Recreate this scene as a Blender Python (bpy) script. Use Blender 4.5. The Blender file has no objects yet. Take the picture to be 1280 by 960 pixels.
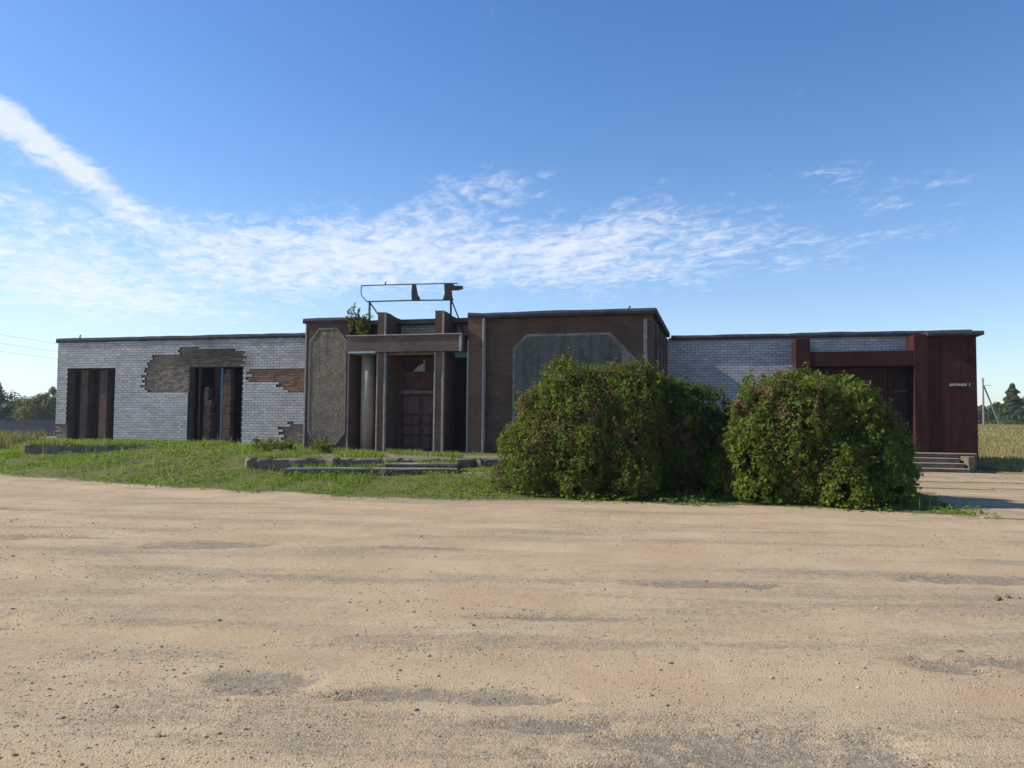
import bpy, math
import numpy as np
from mathutils import Matrix, Vector

R = math.radians
scene = bpy.context.scene
COL = scene.collection
rng = np.random.default_rng(7)

# ------------------------------------------------------------------ camera
cam_d = bpy.data.cameras.new("camera")
cam_d.sensor_width = 36.0
cam_d.sensor_fit = 'HORIZONTAL'
cam_d.lens = 36.0 * 961.0 / 1280.0
cam_d.clip_start = 0.05
cam_d.clip_end = 6000
cam = bpy.data.objects.new("camera", cam_d)
COL.objects.link(cam)
cam.matrix_world = (Matrix.Translation((0, 0, 1.6)) @ Matrix.Rotation(R(92.7), 4, 'X')
                    @ Matrix.Rotation(R(0.5), 4, 'Z'))
scene.camera = cam

# ------------------------------------------------------------------ sky, sun, exposure
SUN_EL = R(37)
SUN_AZ = math.atan2(-1.0, 0.155)          # clockwise from +Y
world = bpy.data.worlds.new("World")
scene.world = world
world.use_nodes = True
wn, wl = world.node_tree.nodes, world.node_tree.links
wn.clear()


def wmath(op, a, b=None, c=None, clamp=False):
    n = wn.new('ShaderNodeMath'); n.operation = op; n.use_clamp = clamp
    for i, s in enumerate((a, b, c)):
        if s is None: continue
        if isinstance(s, (int, float)): n.inputs[i].default_value = s
        else: wl.new(s, n.inputs[i])
    return n.outputs[0]


def wsmooth(x, lo, hi):
    n = wn.new('ShaderNodeMapRange'); n.interpolation_type = 'SMOOTHSTEP'
    n.inputs['From Min'].default_value = lo; n.inputs['From Max'].default_value = hi
    wl.new(x, n.inputs['Value'])
    return n.outputs['Result']


sky = wn.new('ShaderNodeTexSky')
sky.sky_type = 'NISHITA'
sky.sun_disc = False
sky.sun_elevation = SUN_EL
sky.sun_rotation = SUN_AZ % (2 * math.pi)
sky.altitude = 150
sky.air_density = 1.0
sky.dust_density = 0.35
sky.ozone_density = 3.2
tc = wn.new('ShaderNodeTexCoord')
sep = wn.new('ShaderNodeSeparateXYZ'); wl.new(tc.outputs['Generated'], sep.inputs[0])
DX, DY, DZ = sep.outputs
AZ = wmath('MULTIPLY', wmath('ARCTAN2', DX, DY), 57.29578)     # degrees right of +Y
EL = wmath('MULTIPLY', wmath('ARCSINE', DZ), 57.29578)
den = wmath('ADD', wmath('MAXIMUM', DZ, 0.0), 0.10)
PX = wmath('DIVIDE', DX, den); PY = wmath('DIVIDE', DY, den)


def wvec(x, y, z=0.0):
    n = wn.new('ShaderNodeCombineXYZ')
    for i, s in enumerate((x, y, z)):
        if isinstance(s, (int, float)): n.inputs[i].default_value = s
        else: wl.new(s, n.inputs[i])
    return n.outputs[0]


def wnoise(vec, scale, detail, rough, dist=0.0):
    n = wn.new('ShaderNodeTexNoise'); n.inputs['Scale'].default_value = scale
    n.inputs['Detail'].default_value = detail; n.inputs['Roughness'].default_value = rough
    n.inputs['Distortion'].default_value = dist
    wl.new(vec, n.inputs['Vector'])
    return n.outputs['Fac']


def blob(az, el, saz, sel, rot=0.0):
    """soft patch of cloud cover around a bearing and an elevation (degrees)"""
    da = wmath('SUBTRACT', AZ, az); de = wmath('SUBTRACT', EL, el)
    c, s = math.cos(R(rot)), math.sin(R(rot))
    p = wmath('ADD', wmath('MULTIPLY', da, c / saz), wmath('MULTIPLY', de, s / saz))
    q = wmath('SUBTRACT', wmath('MULTIPLY', de, c / sel), wmath('MULTIPLY', da, s / sel))
    r2 = wmath('ADD', wmath('MULTIPLY', p, p), wmath('MULTIPLY', q, q))
    return wmath('EXPONENT', wmath('MULTIPLY', r2, -1.0))


cover = None
for az, el, saz, sel, rot, amp in [(-31.5, 16.7, 4.6, 1.05, -29, 0.40), (-35.8, 18.4, 3.5, 1.6, -26, 0.26), (-26.5, 13.6, 2.6, 0.9, -26, 0.16),
                                   (-32, 10.4, 9, 2.6, -3, 0.22), (-18, 11.6, 8, 3.0, -5, 0.24), (-33, 13.6, 5, 1.2, -10, 0.14),
                                   (-7, 12.6, 9, 3.6, 3, 0.26), (5, 11.6, 8, 2.6, -3, 0.22),
                                   (-28, 7.4, 10, 2.2, 0, 0.22), (-1.5, 17.2, 4.5, 1.5, 5, 0.17),
                                   (9, 14.6, 6, 2.2, 6, 0.14), (16, 13.6, 8, 3.0, 8, 0.09), (27, 13.6, 7, 2.4, 8, 0.07),
                                   (23.5, 17.2, 4.0, 1.8, 8, 0.05), (30, 16.0, 5, 1.2, 2, 0.07), (20, 11.6, 10, 1.6, 4, 0.10),
                                   (90, 15, 40, 6, 0, 0.16), (-90, 15, 30, 7, 0, 0.2), (180, 16, 45, 7, 0, 0.18)]:
    t = wmath('MULTIPLY', blob(az, el, saz, sel, rot), amp)
    cover = t if cover is None else wmath('ADD', cover, t)
cover = wmath('MINIMUM', wmath('MULTIPLY', cover, 1.16), 0.48)
vec1 = wvec(wmath('MULTIPLY', PX, 1.0), wmath('MULTIPLY', PY, 1.0), 1.7)
vec2 = wvec(wmath('ADD', wmath('MULTIPLY', PX, 1.0), wmath('MULTIPLY', PY, 0.25)), wmath('MULTIPLY', PY, 0.8), 6.1)
n1 = wnoise(vec1, 3.0, 9.0, 0.62, 0.35)
n2 = wnoise(vec2, 13.0, 8.0, 0.66, 0.6)
nn = wmath('ADD', wmath('MULTIPLY', n1, 0.36), wmath('MULTIPLY', n2, 0.64))
dens = wsmooth(wmath('ADD', nn, cover), 0.62, 0.96)
dens = wmath('MULTIPLY', dens, 0.76)
# thin milky veil towards the horizon on the sun's side
veil = wmath('MULTIPLY', blob(-75, 2.0, 50, 8.5), 0.55)
hz = wmath('MULTIPLY', wmath('EXPONENT', wmath('MULTIPLY', wmath('MAXIMUM', EL, 0.0), -0.13)), 0.46)
haze_f = wmath('ADD', veil, hz, clamp=True)
hsv = wn.new('ShaderNodeHueSaturation')
hsv.inputs['Hue'].default_value = 0.506
hsv.inputs['Saturation'].default_value = 1.22
wl.new(sky.outputs[0], hsv.inputs['Color'])
mix = wn.new('ShaderNodeMix'); mix.data_type = 'RGBA'
mixh = wn.new('ShaderNodeMix'); mixh.data_type = 'RGBA'
wl.new(haze_f, mixh.inputs['Factor']); wl.new(hsv.outputs[0], mixh.inputs[6])
mixh.inputs[7].default_value = (4.6, 5.3, 6.3, 1)
wl.new(dens, mix.inputs['Factor'])
wl.new(mixh.outputs[2], mix.inputs[6])
mix.inputs[7].default_value = (5.6, 5.8, 6.3, 1)
bg = wn.new('ShaderNodeBackground'); bg.inputs['Strength'].default_value = 0.135
wl.new(mix.outputs[2], bg.inputs['Color'])
wo = wn.new('ShaderNodeOutputWorld'); wl.new(bg.outputs[0], wo.inputs['Surface'])

sun_d = bpy.data.lights.new("sun", 'SUN')
sun_d.energy = 4.8; sun_d.angle = R(0.53); sun_d.color = (1.0, 0.93, 0.82)
sun = bpy.data.objects.new("sun", sun_d); COL.objects.link(sun)
sdir = Vector((math.sin(SUN_AZ) * math.cos(SUN_EL), math.cos(SUN_AZ) * math.cos(SUN_EL), math.sin(SUN_EL)))
sun.rotation_euler = sdir.to_track_quat('Z', 'Y').to_euler()
sun.location = sdir * 60

scene.render.engine = 'CYCLES'
scene.view_settings.view_transform = 'Standard'
scene.view_settings.look = 'None'
scene.view_settings.gamma = 1.0
scene.view_settings.exposure = 0.36
scene.view_settings.use_curve_mapping = False

# ------------------------------------------------------------------ numeric helpers
TH = R(15)
UX, UY = math.cos(TH), -math.sin(TH)
VX, VY = math.sin(TH), math.cos(TH)


def W(u, v):
    return (u * UX + v * VX, u * UY + v * VY)


def UV(x, y):
    return x * UX + y * UY, x * VX + y * VY


def ss(a, b, x):
    t = np.clip((np.asarray(x, float) - a) / (b - a), 0, 1)
    return t * t * (3 - 2 * t)


def vnoise(x, y, seed=0):
    x = np.asarray(x, float); y = np.asarray(y, float)
    xi = np.floor(x).astype(np.int64); yi = np.floor(y).astype(np.int64)
    xf = x - xi; yf = y - yi

    def h(a, b):
        n = (a * 374761393 + b * 668265263 + seed * 974634777) & 0xFFFFFFFF
        n = ((n ^ (n >> 13)) * 1274126177) & 0xFFFFFFFF
        n = n ^ (n >> 16)
        return (n & 0xFFFF) / 65535.0
    sx = xf * xf * (3 - 2 * xf); sy = yf * yf * (3 - 2 * yf)
    a = h(xi, yi); b = h(xi + 1, yi); c = h(xi, yi + 1); d = h(xi + 1, yi + 1)
    return (a * (1 - sx) + b * sx) * (1 - sy) + (c * (1 - sx) + d * sx) * sy


def fbm(x, y, seed=0, oct=4, gain=0.5):
    s = 0; amp = 1.0; tot = 0
    for i in range(oct):
        s = s + amp * vnoise(x * 2 ** i + 17.3 * i, y * 2 ** i + 9.1 * i, seed + i)
        tot += amp; amp *= gain
    return s / tot


def unit(a):
    return a / np.maximum(np.linalg.norm(a, axis=-1, keepdims=True), 1e-9)


# ------------------------------------------------------------------ materials
def make_mat(name):
    m = bpy.data.materials.new(name); m.use_nodes = True
    nt = m.node_tree; nt.nodes.clear()
    return m, nt, nt.nodes, nt.links


def lin(c):
    return tuple(c) + (1.0,)


class NT:
    """little node-writing helper"""
    def __init__(self, name):
        self.m, self.t, self.n, self.l = make_mat(name)
        self.out = self.n.new('ShaderNodeOutputMaterial')
        self.tc = self.n.new('ShaderNodeTexCoord')

    def put(self, sock, v):
        if hasattr(v, 'is_linked') or hasattr(v, 'links'): self.l.new(v, sock)
        else: sock.default_value = v

    def map(self, scale=(1, 1, 1), rot=(0, 0, 0), src='Object', loc=(0, 0, 0)):
        n = self.n.new('ShaderNodeMapping'); n.inputs['Scale'].default_value = scale
        n.inputs['Rotation'].default_value = rot; n.inputs['Location'].default_value = loc
        self.l.new(self.tc.outputs[src], n.inputs['Vector'])
        return n.outputs[0]

    def noise(self, vec, scale, detail=4, rough=0.55, dist=0.0):
        n = self.n.new('ShaderNodeTexNoise')
        n.inputs['Scale'].default_value = scale; n.inputs['Detail'].default_value = detail
        n.inputs['Roughness'].default_value = rough; n.inputs['Distortion'].default_value = dist
        if vec is not None: self.l.new(vec, n.inputs['Vector'])
        return n.outputs['Fac']

    def voronoi(self, vec, scale, out='Distance', rand=1.0):
        n = self.n.new('ShaderNodeTexVoronoi'); n.inputs['Scale'].default_value = scale
        n.inputs['Randomness'].default_value = rand
        self.l.new(vec, n.inputs['Vector'])
        return n.outputs[out]

    def ramp(self, x, lo, hi, a=0.0, b=1.0):
        n = self.n.new('ShaderNodeMapRange'); n.interpolation_type = 'SMOOTHSTEP'
        self.l.new(x, n.inputs['Value'])
        n.inputs['From Min'].default_value = lo; n.inputs['From Max'].default_value = hi
        n.inputs['To Min'].default_value = a; n.inputs['To Max'].default_value = b
        return n.outputs['Result']

    def math(self, op, a, b=0.0):
        n = self.n.new('ShaderNodeMath'); n.operation = op
        self.put(n.inputs[0], a); self.put(n.inputs[1], b)
        return n.outputs[0]

    def mix(self, f, a, b, mode='MIX'):
        n = self.n.new('ShaderNodeMix'); n.data_type = 'RGBA'; n.blend_type = mode
        self.put(n.inputs[0], f)
        self.put(n.inputs[6], lin(a) if isinstance(a, tuple) and len(a) == 3 else a)
        self.put(n.inputs[7], lin(b) if isinstance(b, tuple) and len(b) == 3 else b)
        return n.outputs[2]

    def attr(self, name, out='Fac'):
        n = self.n.new('ShaderNodeAttribute'); n.attribute_name = name
        return n.outputs[out]

    def bump(self, h, strength=0.5, dist=0.02, nrm=None):
        n = self.n.new('ShaderNodeBump'); n.inputs['Strength'].default_value = strength
        n.inputs['Distance'].default_value = dist
        self.l.new(h, n.inputs['Height'])
        if nrm is not None: self.l.new(nrm, n.inputs['Normal'])
        return n.outputs[0]

    def principled(self, color, rough=0.85, normal=None, spec=0.3, metal=0.0):
        p = self.n.new('ShaderNodeBsdfPrincipled')
        self.put(p.inputs['Base Color'], lin(color) if isinstance(color, tuple) and len(color) == 3 else color)
        self.put(p.inputs['Roughness'], rough)
        p.inputs['Specular IOR Level'].default_value = spec
        p.inputs['Metallic'].default_value = metal
        if normal is not None: self.l.new(normal, p.inputs['Normal'])
        return p.outputs[0]

    def done(self, shader):
        self.l.new(shader, self.out.inputs['Surface'])
        return self.m


MAT = {}


def rough_mat(key, a, b, scale=3.0, bscale=60.0, bstr=0.4, bdist=0.01, rough=0.9, c=None, streak=0.0, spec=0.2):
    t = NT(key)
    v = t.map()
    n = t.noise(v, scale, 6, 0.65)
    col = t.mix(t.ramp(n, 0.35, 0.68), a, b)
    if c is not None:
        col = t.mix(t.ramp(t.noise(t.map(loc=(3, 7, 1)), scale * 2.7, 6, 0.7), 0.55, 0.7), col, c)
    if streak:
        sv = t.map(scale=(7, 7, 0.35))
        sn = t.ramp(t.noise(sv, 1.0, 5, 0.6), 0.45, 0.75)
        col = t.mix(t.math('MULTIPLY', sn, streak), col, tuple(x * 0.42 for x in a))
    fine = t.noise(v, bscale, 5, 0.7)
    col = t.mix(t.ramp(fine, 0.3, 0.7, 0.25, 0.0), col, tuple(x * 0.35 for x in a))
    MAT[key] = t.done(t.principled(col, rough, t.bump(fine, bstr, bdist), spec))


rough_mat('bitumen', (0.045, 0.046, 0.055), (0.075, 0.075, 0.082), 4, 40, 0.5, 0.012)
rough_mat('concrete', (0.27, 0.225, 0.17), (0.37, 0.315, 0.24), 2.5, 70, 0.5, 0.008, c=(0.20, 0.19, 0.16))
rough_mat('concrete_old', (0.17, 0.14, 0.10), (0.27, 0.225, 0.165), 4, 40, 0.9, 0.02, c=(0.06, 0.07, 0.035))
rough_mat('paving', (0.40, 0.325, 0.215), (0.50, 0.415, 0.285), 1.6, 55, 0.6, 0.01, c=(0.30, 0.25, 0.17))
rough_mat('pale_trim', (0.30, 0.28, 0.25), (0.44, 0.41, 0.365), 4, 60, 0.6, 0.008, c=(0.13, 0.115, 0.10), streak=0.3)
rough_mat('red_paint', (0.048, 0.0170, 0.0155), (0.064, 0.0220, 0.0195), 1.4, 60, 0.35, 0.006, 0.85, c=(0.085, 0.040, 0.036), streak=0.55, spec=0.1)
rough_mat('dark_red', (0.045, 0.019, 0.021), (0.065, 0.026, 0.027), 2.5, 50, 0.3, 0.006, 0.7, streak=0.4)
rough_mat('door_paint', (0.085, 0.044, 0.042), (0.13, 0.066, 0.060), 3, 45, 0.35, 0.006, 0.75, streak=0.5)
rough_mat('door_edge', (0.12, 0.066, 0.062), (0.19, 0.11, 0.10), 9, 45, 0.35, 0.006, 0.75)
rough_mat('panel_trim', (0.21, 0.185, 0.15), (0.33, 0.295, 0.24), 3, 50, 0.7, 0.01, c=(0.12, 0.10, 0.08), streak=0.5)
rough_mat('rust_post', (0.125, 0.078, 0.060), (0.19, 0.118, 0.088), 3, 40, 0.4, 0.008, 0.85, streak=0.5)
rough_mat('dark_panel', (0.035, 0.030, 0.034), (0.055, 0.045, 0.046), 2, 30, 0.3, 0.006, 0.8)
rough_mat('blue_paint', (0.10, 0.19, 0.24), (0.17, 0.27, 0.31), 5, 60, 0.3, 0.005, 0.8)
rough_mat('pale_blue', (0.36, 0.44, 0.46), (0.46, 0.53, 0.54), 5, 60, 0.3, 0.005, 0.8)
rough_mat('soffit', (0.30, 0.36, 0.34), (0.40, 0.44, 0.41), 4, 60, 0.4, 0.006, 0.85, c=(0.2, 0.17, 0.13))
rough_mat('column_plaster', (0.42, 0.36, 0.28), (0.52, 0.45, 0.36), 2.5, 70, 0.4, 0.006, 0.85, streak=0.35)
rough_mat('metal_dark', (0.035, 0.037, 0.042), (0.07, 0.055, 0.048), 8, 60, 0.3, 0.003, 0.6)
rough_mat('bark', (0.07, 0.055, 0.04), (0.12, 0.095, 0.07), 12, 60, 0.7, 0.01, 0.95)
rough_mat('pole_wood', (0.22, 0.20, 0.17), (0.32, 0.29, 0.25), 3, 40, 0.4, 0.006, 0.9)
rough_mat('fence_grey', (0.10, 0.105, 0.115), (0.15, 0.15, 0.155), 2, 30, 0.3, 0.006, 0.9)
rough_mat('rubble', (0.30, 0.28, 0.25), (0.44, 0.42, 0.38), 8, 60, 0.8, 0.012, 0.95)
rough_mat('roof_felt', (0.05, 0.05, 0.055), (0.09, 0.088, 0.085), 1.2, 40, 0.4, 0.01)
rough_mat('clod', (0.15, 0.125, 0.10), (0.24, 0.20, 0.155), 20, 90, 0.8, 0.006, 0.95)
rough_mat('interior', (0.12, 0.11, 0.10), (0.2, 0.18, 0.16), 2, 40, 0.3, 0.006)


def rough_brick(key, a, b, mortar, cell=(0.25, 0.077)):
    """weathered brickwork too small in the picture to tell the bricks apart"""
    t = NT(key)
    o = t.n.new('ShaderNodeSeparateXYZ'); t.l.new(t.tc.outputs['Object'], o.inputs[0])
    h = t.math('ADD', o.outputs[0], o.outputs[1])
    cv = t.n.new('ShaderNodeCombineXYZ'); t.l.new(h, cv.inputs[0]); t.l.new(o.outputs[2], cv.inputs[1])
    br = t.n.new('ShaderNodeTexBrick'); t.l.new(cv.outputs[0], br.inputs['Vector'])
    br.inputs['Scale'].default_value = 1.0
    br.inputs['Brick Width'].default_value = cell[0]; br.inputs['Row Height'].default_value = cell[1]
    br.inputs['Mortar Size'].default_value = 0.007; br.inputs['Mortar Smooth'].default_value = 0.3
    br.inputs['Color1'].default_value = lin(a); br.inputs['Color2'].default_value = lin(b)
    br.inputs['Mortar'].default_value = lin(mortar)
    v = t.map()
    big = t.noise(v, 1.3, 6, 0.7)
    col = t.mix(t.ramp(big, 0.35, 0.75, 0.0, 0.6), br.outputs['Color'], tuple(x * 0.5 for x in a))
    sp = t.noise(v, 55, 4, 0.7)
    col = t.mix(t.ramp(sp, 0.52, 0.68, 0.0, 0.4), col, tuple(min(1, x * 2.4 + 0.02) for x in b))
    hh = t.math('ADD', t.math('MULTIPLY', br.outputs['Fac'], -0.8), t.math('MULTIPLY', sp, 1.2))
    MAT[key] = t.done(t.principled(col, 0.92, t.bump(hh, 0.7, 0.012), 0.15))


rough_brick('brown_brick', (0.108, 0.067, 0.045), (0.150, 0.092, 0.060), (0.115, 0.09, 0.068))
rough_brick('beam_brick', (0.13, 0.094, 0.072), (0.17, 0.12, 0.092), (0.13, 0.108, 0.09))
rough_brick('red_brick', (0.155, 0.088, 0.060), (0.205, 0.115, 0.075), (0.14, 0.105, 0.078))
rough_brick('core_wall', (0.13, 0.105, 0.085), (0.19, 0.15, 0.12), (0.10, 0.09, 0.08))


def pebbledash(key, a, b, c):
    t = NT(key); v = t.map()
    vo = t.voronoi(v, 30, 'Distance'); co = t.n.new('ShaderNodeTexVoronoi'); co.inputs['Scale'].default_value = 30
    t.l.new(v, co.inputs['Vector'])
    sepc = t.n.new('ShaderNodeSeparateColor'); t.l.new(co.outputs['Color'], sepc.inputs[0])
    col = t.mix(sepc.outputs[0], a, b)
    col = t.mix(t.ramp(sepc.outputs[1], 0.7, 0.9), col, c)
    col = t.mix(t.ramp(t.noise(v, 1.6, 6, 0.7), 0.4, 0.75, 0, 0.55), col, tuple(x * 0.45 for x in a))
    sn = t.ramp(t.noise(t.map(scale=(5, 5, 0.3)), 1.0, 6, 0.65), 0.45, 0.72, 0, 0.6)
    col = t.mix(sn, col, tuple(x * 0.4 for x in a))
    MAT[key] = t.done(t.principled(col, 0.9, t.bump(t.math('MULTIPLY', vo, -1.0), 0.8, 0.02), 0.2))


pebbledash('panel_dash', (0.150, 0.120, 0.086), (0.235, 0.19, 0.135), (0.33, 0.28, 0.205))
pebbledash('panel_blue', (0.105, 0.112, 0.092), (0.15, 0.155, 0.125), (0.19, 0.19, 0.15))


def brick_mat(key, dark, light, stainc, spots):
    t = NT(key)
    ti = t.attr('tint'); so = t.attr('soot')
    col = t.mix(ti, dark, light)
    v = t.map(src='Generated')
    g = t.n.new('ShaderNodeNewGeometry')
    ns = t.n.new('ShaderNodeTexNoise'); ns.inputs['Scale'].default_value = 26; ns.inputs['Detail'].default_value = 5
    t.l.new(g.outputs['Position'], ns.inputs['Vector'])
    nb = t.n.new('ShaderNodeTexNoise'); nb.inputs['Scale'].default_value = 0.9; nb.inputs['Detail'].default_value = 6
    nb.inputs['Roughness'].default_value = 0.7
    t.l.new(g.outputs['Position'], nb.inputs['Vector'])
    col = t.mix(t.ramp(ns.outputs['Fac'], 0.5, 0.75, 0, spots), col, tuple(x * 0.45 for x in dark))
    col = t.mix(t.ramp(nb.outputs['Fac'], 0.5, 0.75, 0, 0.32), col, stainc)
    sm = t.n.new('ShaderNodeMapping'); sm.inputs['Scale'].default_value = (2.6, 2.6, 0.22)
    t.l.new(g.outputs['Position'], sm.inputs['Vector'])
    sk = t.noise(sm.outputs[0], 1.0, 7, 0.7)
    col = t.mix(t.ramp(sk, 0.50, 0.72, 0, 0.42), col, stainc)
    col = t.mix(so, col, (0.035, 0.033, 0.034))
    MAT[key] = t.done(t.principled(col, 0.85, t.bump(ns.outputs['Fac'], 0.35, 0.006), 0.25))


brick_mat('white_brick', (0.43, 0.42, 0.40), (0.66, 0.64, 0.60), (0.27, 0.255, 0.235), 0.45)
brick_mat('core_brick', (0.23, 0.18, 0.13), (0.40, 0.31, 0.225), (0.20, 0.15, 0.105), 0.5)
brick_mat('core_red', (0.23, 0.135, 0.085), (0.37, 0.225, 0.145), (0.26, 0.19, 0.13), 0.6)
t_ = NT('mortar'); MAT['mortar'] = t_.done(t_.principled(t_.mix(t_.attr('soot'), (0.075, 0.074, 0.076), (0.03, 0.03, 0.03)), 0.95, None, 0.1))


def leaf_mat(key, cols, trans=0.35, rough=0.5, spec=0.35):
    t = NT(key)
    ti = t.attr('tint')
    r = t.n.new('ShaderNodeValToRGB'); t.l.new(ti, r.inputs[0])
    els = r.color_ramp.elements
    while len(els) < len(cols): els.new(0.5)
    for e, (p, c) in zip(els, cols):
        e.position = p; e.color = lin(c)
    p = t.principled(r.outputs[0], rough, None, spec)
    tr = t.n.new('ShaderNodeBsdfTranslucent')
    t.l.new(t.mix(0.5, r.outputs[0], (0.24, 0.38, 0.025) if key == 'grass_blade' else (0.30, 0.34, 0.03), 'MIX'), tr.inputs['Color'])
    ms = t.n.new('ShaderNodeMixShader'); ms.inputs[0].default_value = trans
    t.l.new(p, ms.inputs[1]); t.l.new(tr.outputs[0], ms.inputs[2])
    MAT[key] = t.done(ms.outputs[0])


leaf_mat('bush_leaf', [(0.0, (0.022, 0.044, 0.010)), (0.45, (0.066, 0.112, 0.015)), (0.72, (0.150, 0.190, 0.022)),
                       (0.82, (0.14, 0.105, 0.040)), (1.0, (0.17, 0.080, 0.050))], 0.33, 0.6, 0.14)
leaf_mat('grass_blade', [(0.0, (0.050, 0.092, 0.014)), (0.5, (0.145, 0.215, 0.022)), (0.8, (0.235, 0.295, 0.042)),
                         (1.0, (0.42, 0.35, 0.18))], 0.45, 0.6, 0.25)
leaf_mat('dry_grass', [(0.0, (0.11, 0.135, 0.040)), (0.35, (0.26, 0.235, 0.09)), (0.7, (0.37, 0.30, 0.14)),
                       (1.0, (0.40, 0.26, 0.17))], 0.3, 0.8, 0.1)
leaf_mat('tree_leaf', [(0.0, (0.020, 0.040, 0.014)), (0.5, (0.058, 0.095, 0.024)), (1.0, (0.125, 0.155, 0.035))], 0.35, 0.55, 0.25)
leaf_mat('fir_needle', [(0.0, (0.016, 0.034, 0.016)), (0.5, (0.050, 0.082, 0.028)), (1.0, (0.11, 0.14, 0.045))], 0.2, 0.6, 0.2)


def gravel_mat():
    t = NT('gravel')
    v = t.map()
    tr = t.map(scale=(0.13, 1.0, 1), rot=(0, 0, R(11)))
    bands = t.noise(tr, 1.5, 8, 0.68, 0.5)
    patches = t.noise(v, 0.42, 9, 0.72, 0.8)
    m = t.math('ADD', t.math('MULTIPLY', bands, 0.68), t.math('MULTIPLY', patches, 0.34))
    coarse = t.noise(v, 14, 6, 0.75)
    fine = t.noise(v, 48, 5, 0.75)
    grit = t.noise(v, 150, 3, 0.7)
    vo = t.voronoi(v, 95, 'Distance')
    vc = t.voronoi(v, 95, 'Color')
    vc2 = t.voronoi(v, 38, 'Color'); vd2 = t.voronoi(v, 38, 'Distance')
    sc = t.n.new('ShaderNodeSeparateColor'); t.l.new(vc, sc.inputs[0])
    sc2 = t.n.new('ShaderNodeSeparateColor'); t.l.new(vc2, sc2.inputs[0])
    sand = t.mix(t.ramp(t.noise(v, 0.8, 7, 0.7), 0.35, 0.65), (0.405, 0.288, 0.172), (0.465, 0.362, 0.220))
    grey = t.mix(fine, (0.215, 0.175, 0.115), (0.345, 0.285, 0.192))
    m2 = t.math('ADD', m, t.math('MULTIPLY', t.math('SUBTRACT', coarse, 0.5), 0.42))
    m2 = t.math('ADD', m2, t.math('MULTIPLY', t.math('SUBTRACT', fine, 0.5), 0.38))
    m2 = t.math('SUBTRACT', m2, t.math('MULTIPLY', t.attr('track'), 0.13))
    gf = t.ramp(m2, 0.455, 0.635, 0.0, 0.88)
    col = t.mix(gf, sand, grey)
    ht = t.math('ADD', t.attr('worn'), t.math('ADD', t.math('MULTIPLY', t.math('SUBTRACT', coarse, 0.5), 1.5), t.math('MULTIPLY', t.math('SUBTRACT', fine, 0.5), 1.3)))
    col = t.mix(t.ramp(ht, 0.30, 0.85, 0.0, 0.82), col, t.mix(fine, (0.125, 0.108, 0.084), (0.24, 0.205, 0.155)))
    col = t.mix(t.ramp(sc.outputs[0], 0.70, 0.95, 0.0, 0.45), col, (0.52, 0.43, 0.31))
    # scattered darker grit, thicker where the sand is worn off
    dk = t.math('MULTIPLY', t.ramp(sc.outputs[1], 0.66, 0.95, 0.0, 0.75), t.ramp(m2, 0.42, 0.60, 0.12, 1.0))
    col = t.mix(dk, col, (0.125, 0.10, 0.078))
    dk2 = t.math('MULTIPLY', t.ramp(sc2.outputs[1], 0.80, 0.95, 0.0, 0.75), t.math('MULTIPLY', t.ramp(vd2, 0.25, 0.42, 1.0, 0.0), t.ramp(m2, 0.44, 0.60, 0.06, 1.0)))
    col = t.mix(dk2, col, (0.11, 0.09, 0.072))
    col = t.mix(t.ramp(grit, 0.36, 0.56, 0.22, 0.0), col, (0.22, 0.165, 0.11))
    b1 = t.bump(t.math('MULTIPLY', vo, -1.0), 0.5, 0.008)
    b2 = t.bump(fine, 0.32, 0.012, b1)
    b3 = t.bump(coarse, 0.2, 0.03, b2)
    MAT['gravel'] = t.done(t.principled(col, 0.95, b3, 0.12))


gravel_mat()


def soil_mat():
    t = NT('soil')
    v = t.map()
    dry = t.attr('dry'); bare = t.attr('bare')
    g = t.mix(t.noise(v, 3, 6, 0.7), (0.075, 0.092, 0.022), (0.17, 0.165, 0.06))
    d = t.mix(t.noise(v, 0.25, 8, 0.7), (0.20, 0.18, 0.07), (0.36, 0.27, 0.13))
    b = t.mix(t.noise(v, 6, 6, 0.7), (0.20, 0.155, 0.10), (0.33, 0.26, 0.18))
    col = t.mix(dry, g, d)
    col = t.mix(bare, col, b)
    MAT['soil'] = t.done(t.principled(col, 0.97, t.bump(t.noise(v, 18, 5, 0.7), 0.7, 0.05), 0.08))


soil_mat()


def pebble_mat():
    t = NT('pebble')
    ti = t.attr('tint')
    r = t.n.new('ShaderNodeValToRGB'); t.l.new(ti, r.inputs[0])
    r.color_ramp.elements[0].color = lin((0.12, 0.10, 0.085)); r.color_ramp.elements[1].color = lin((0.52, 0.43, 0.32))
    e = r.color_ramp.elements.new(0.5); e.color = lin((0.33, 0.26, 0.185))
    MAT['pebble'] = t.done(t.principled(r.outputs[0], 0.9, None, 0.2))


pebble_mat()
t_ = NT('glass'); MAT['glass'] = t_.done(t_.principled((0.05, 0.06, 0.075), 0.12, None, 0.6))
t_ = NT('white_globe'); MAT['white_globe'] = t_.done(t_.principled((0.8, 0.8, 0.78), 0.25, None, 0.5))
t_ = NT('letter_white'); MAT['letter_white'] = t_.done(t_.principled(t_.mix(t_.noise(t_.map(), 30, 3), (0.5, 0.48, 0.48), (0.66, 0.64, 0.63)), 0.7, None, 0.3))


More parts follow.
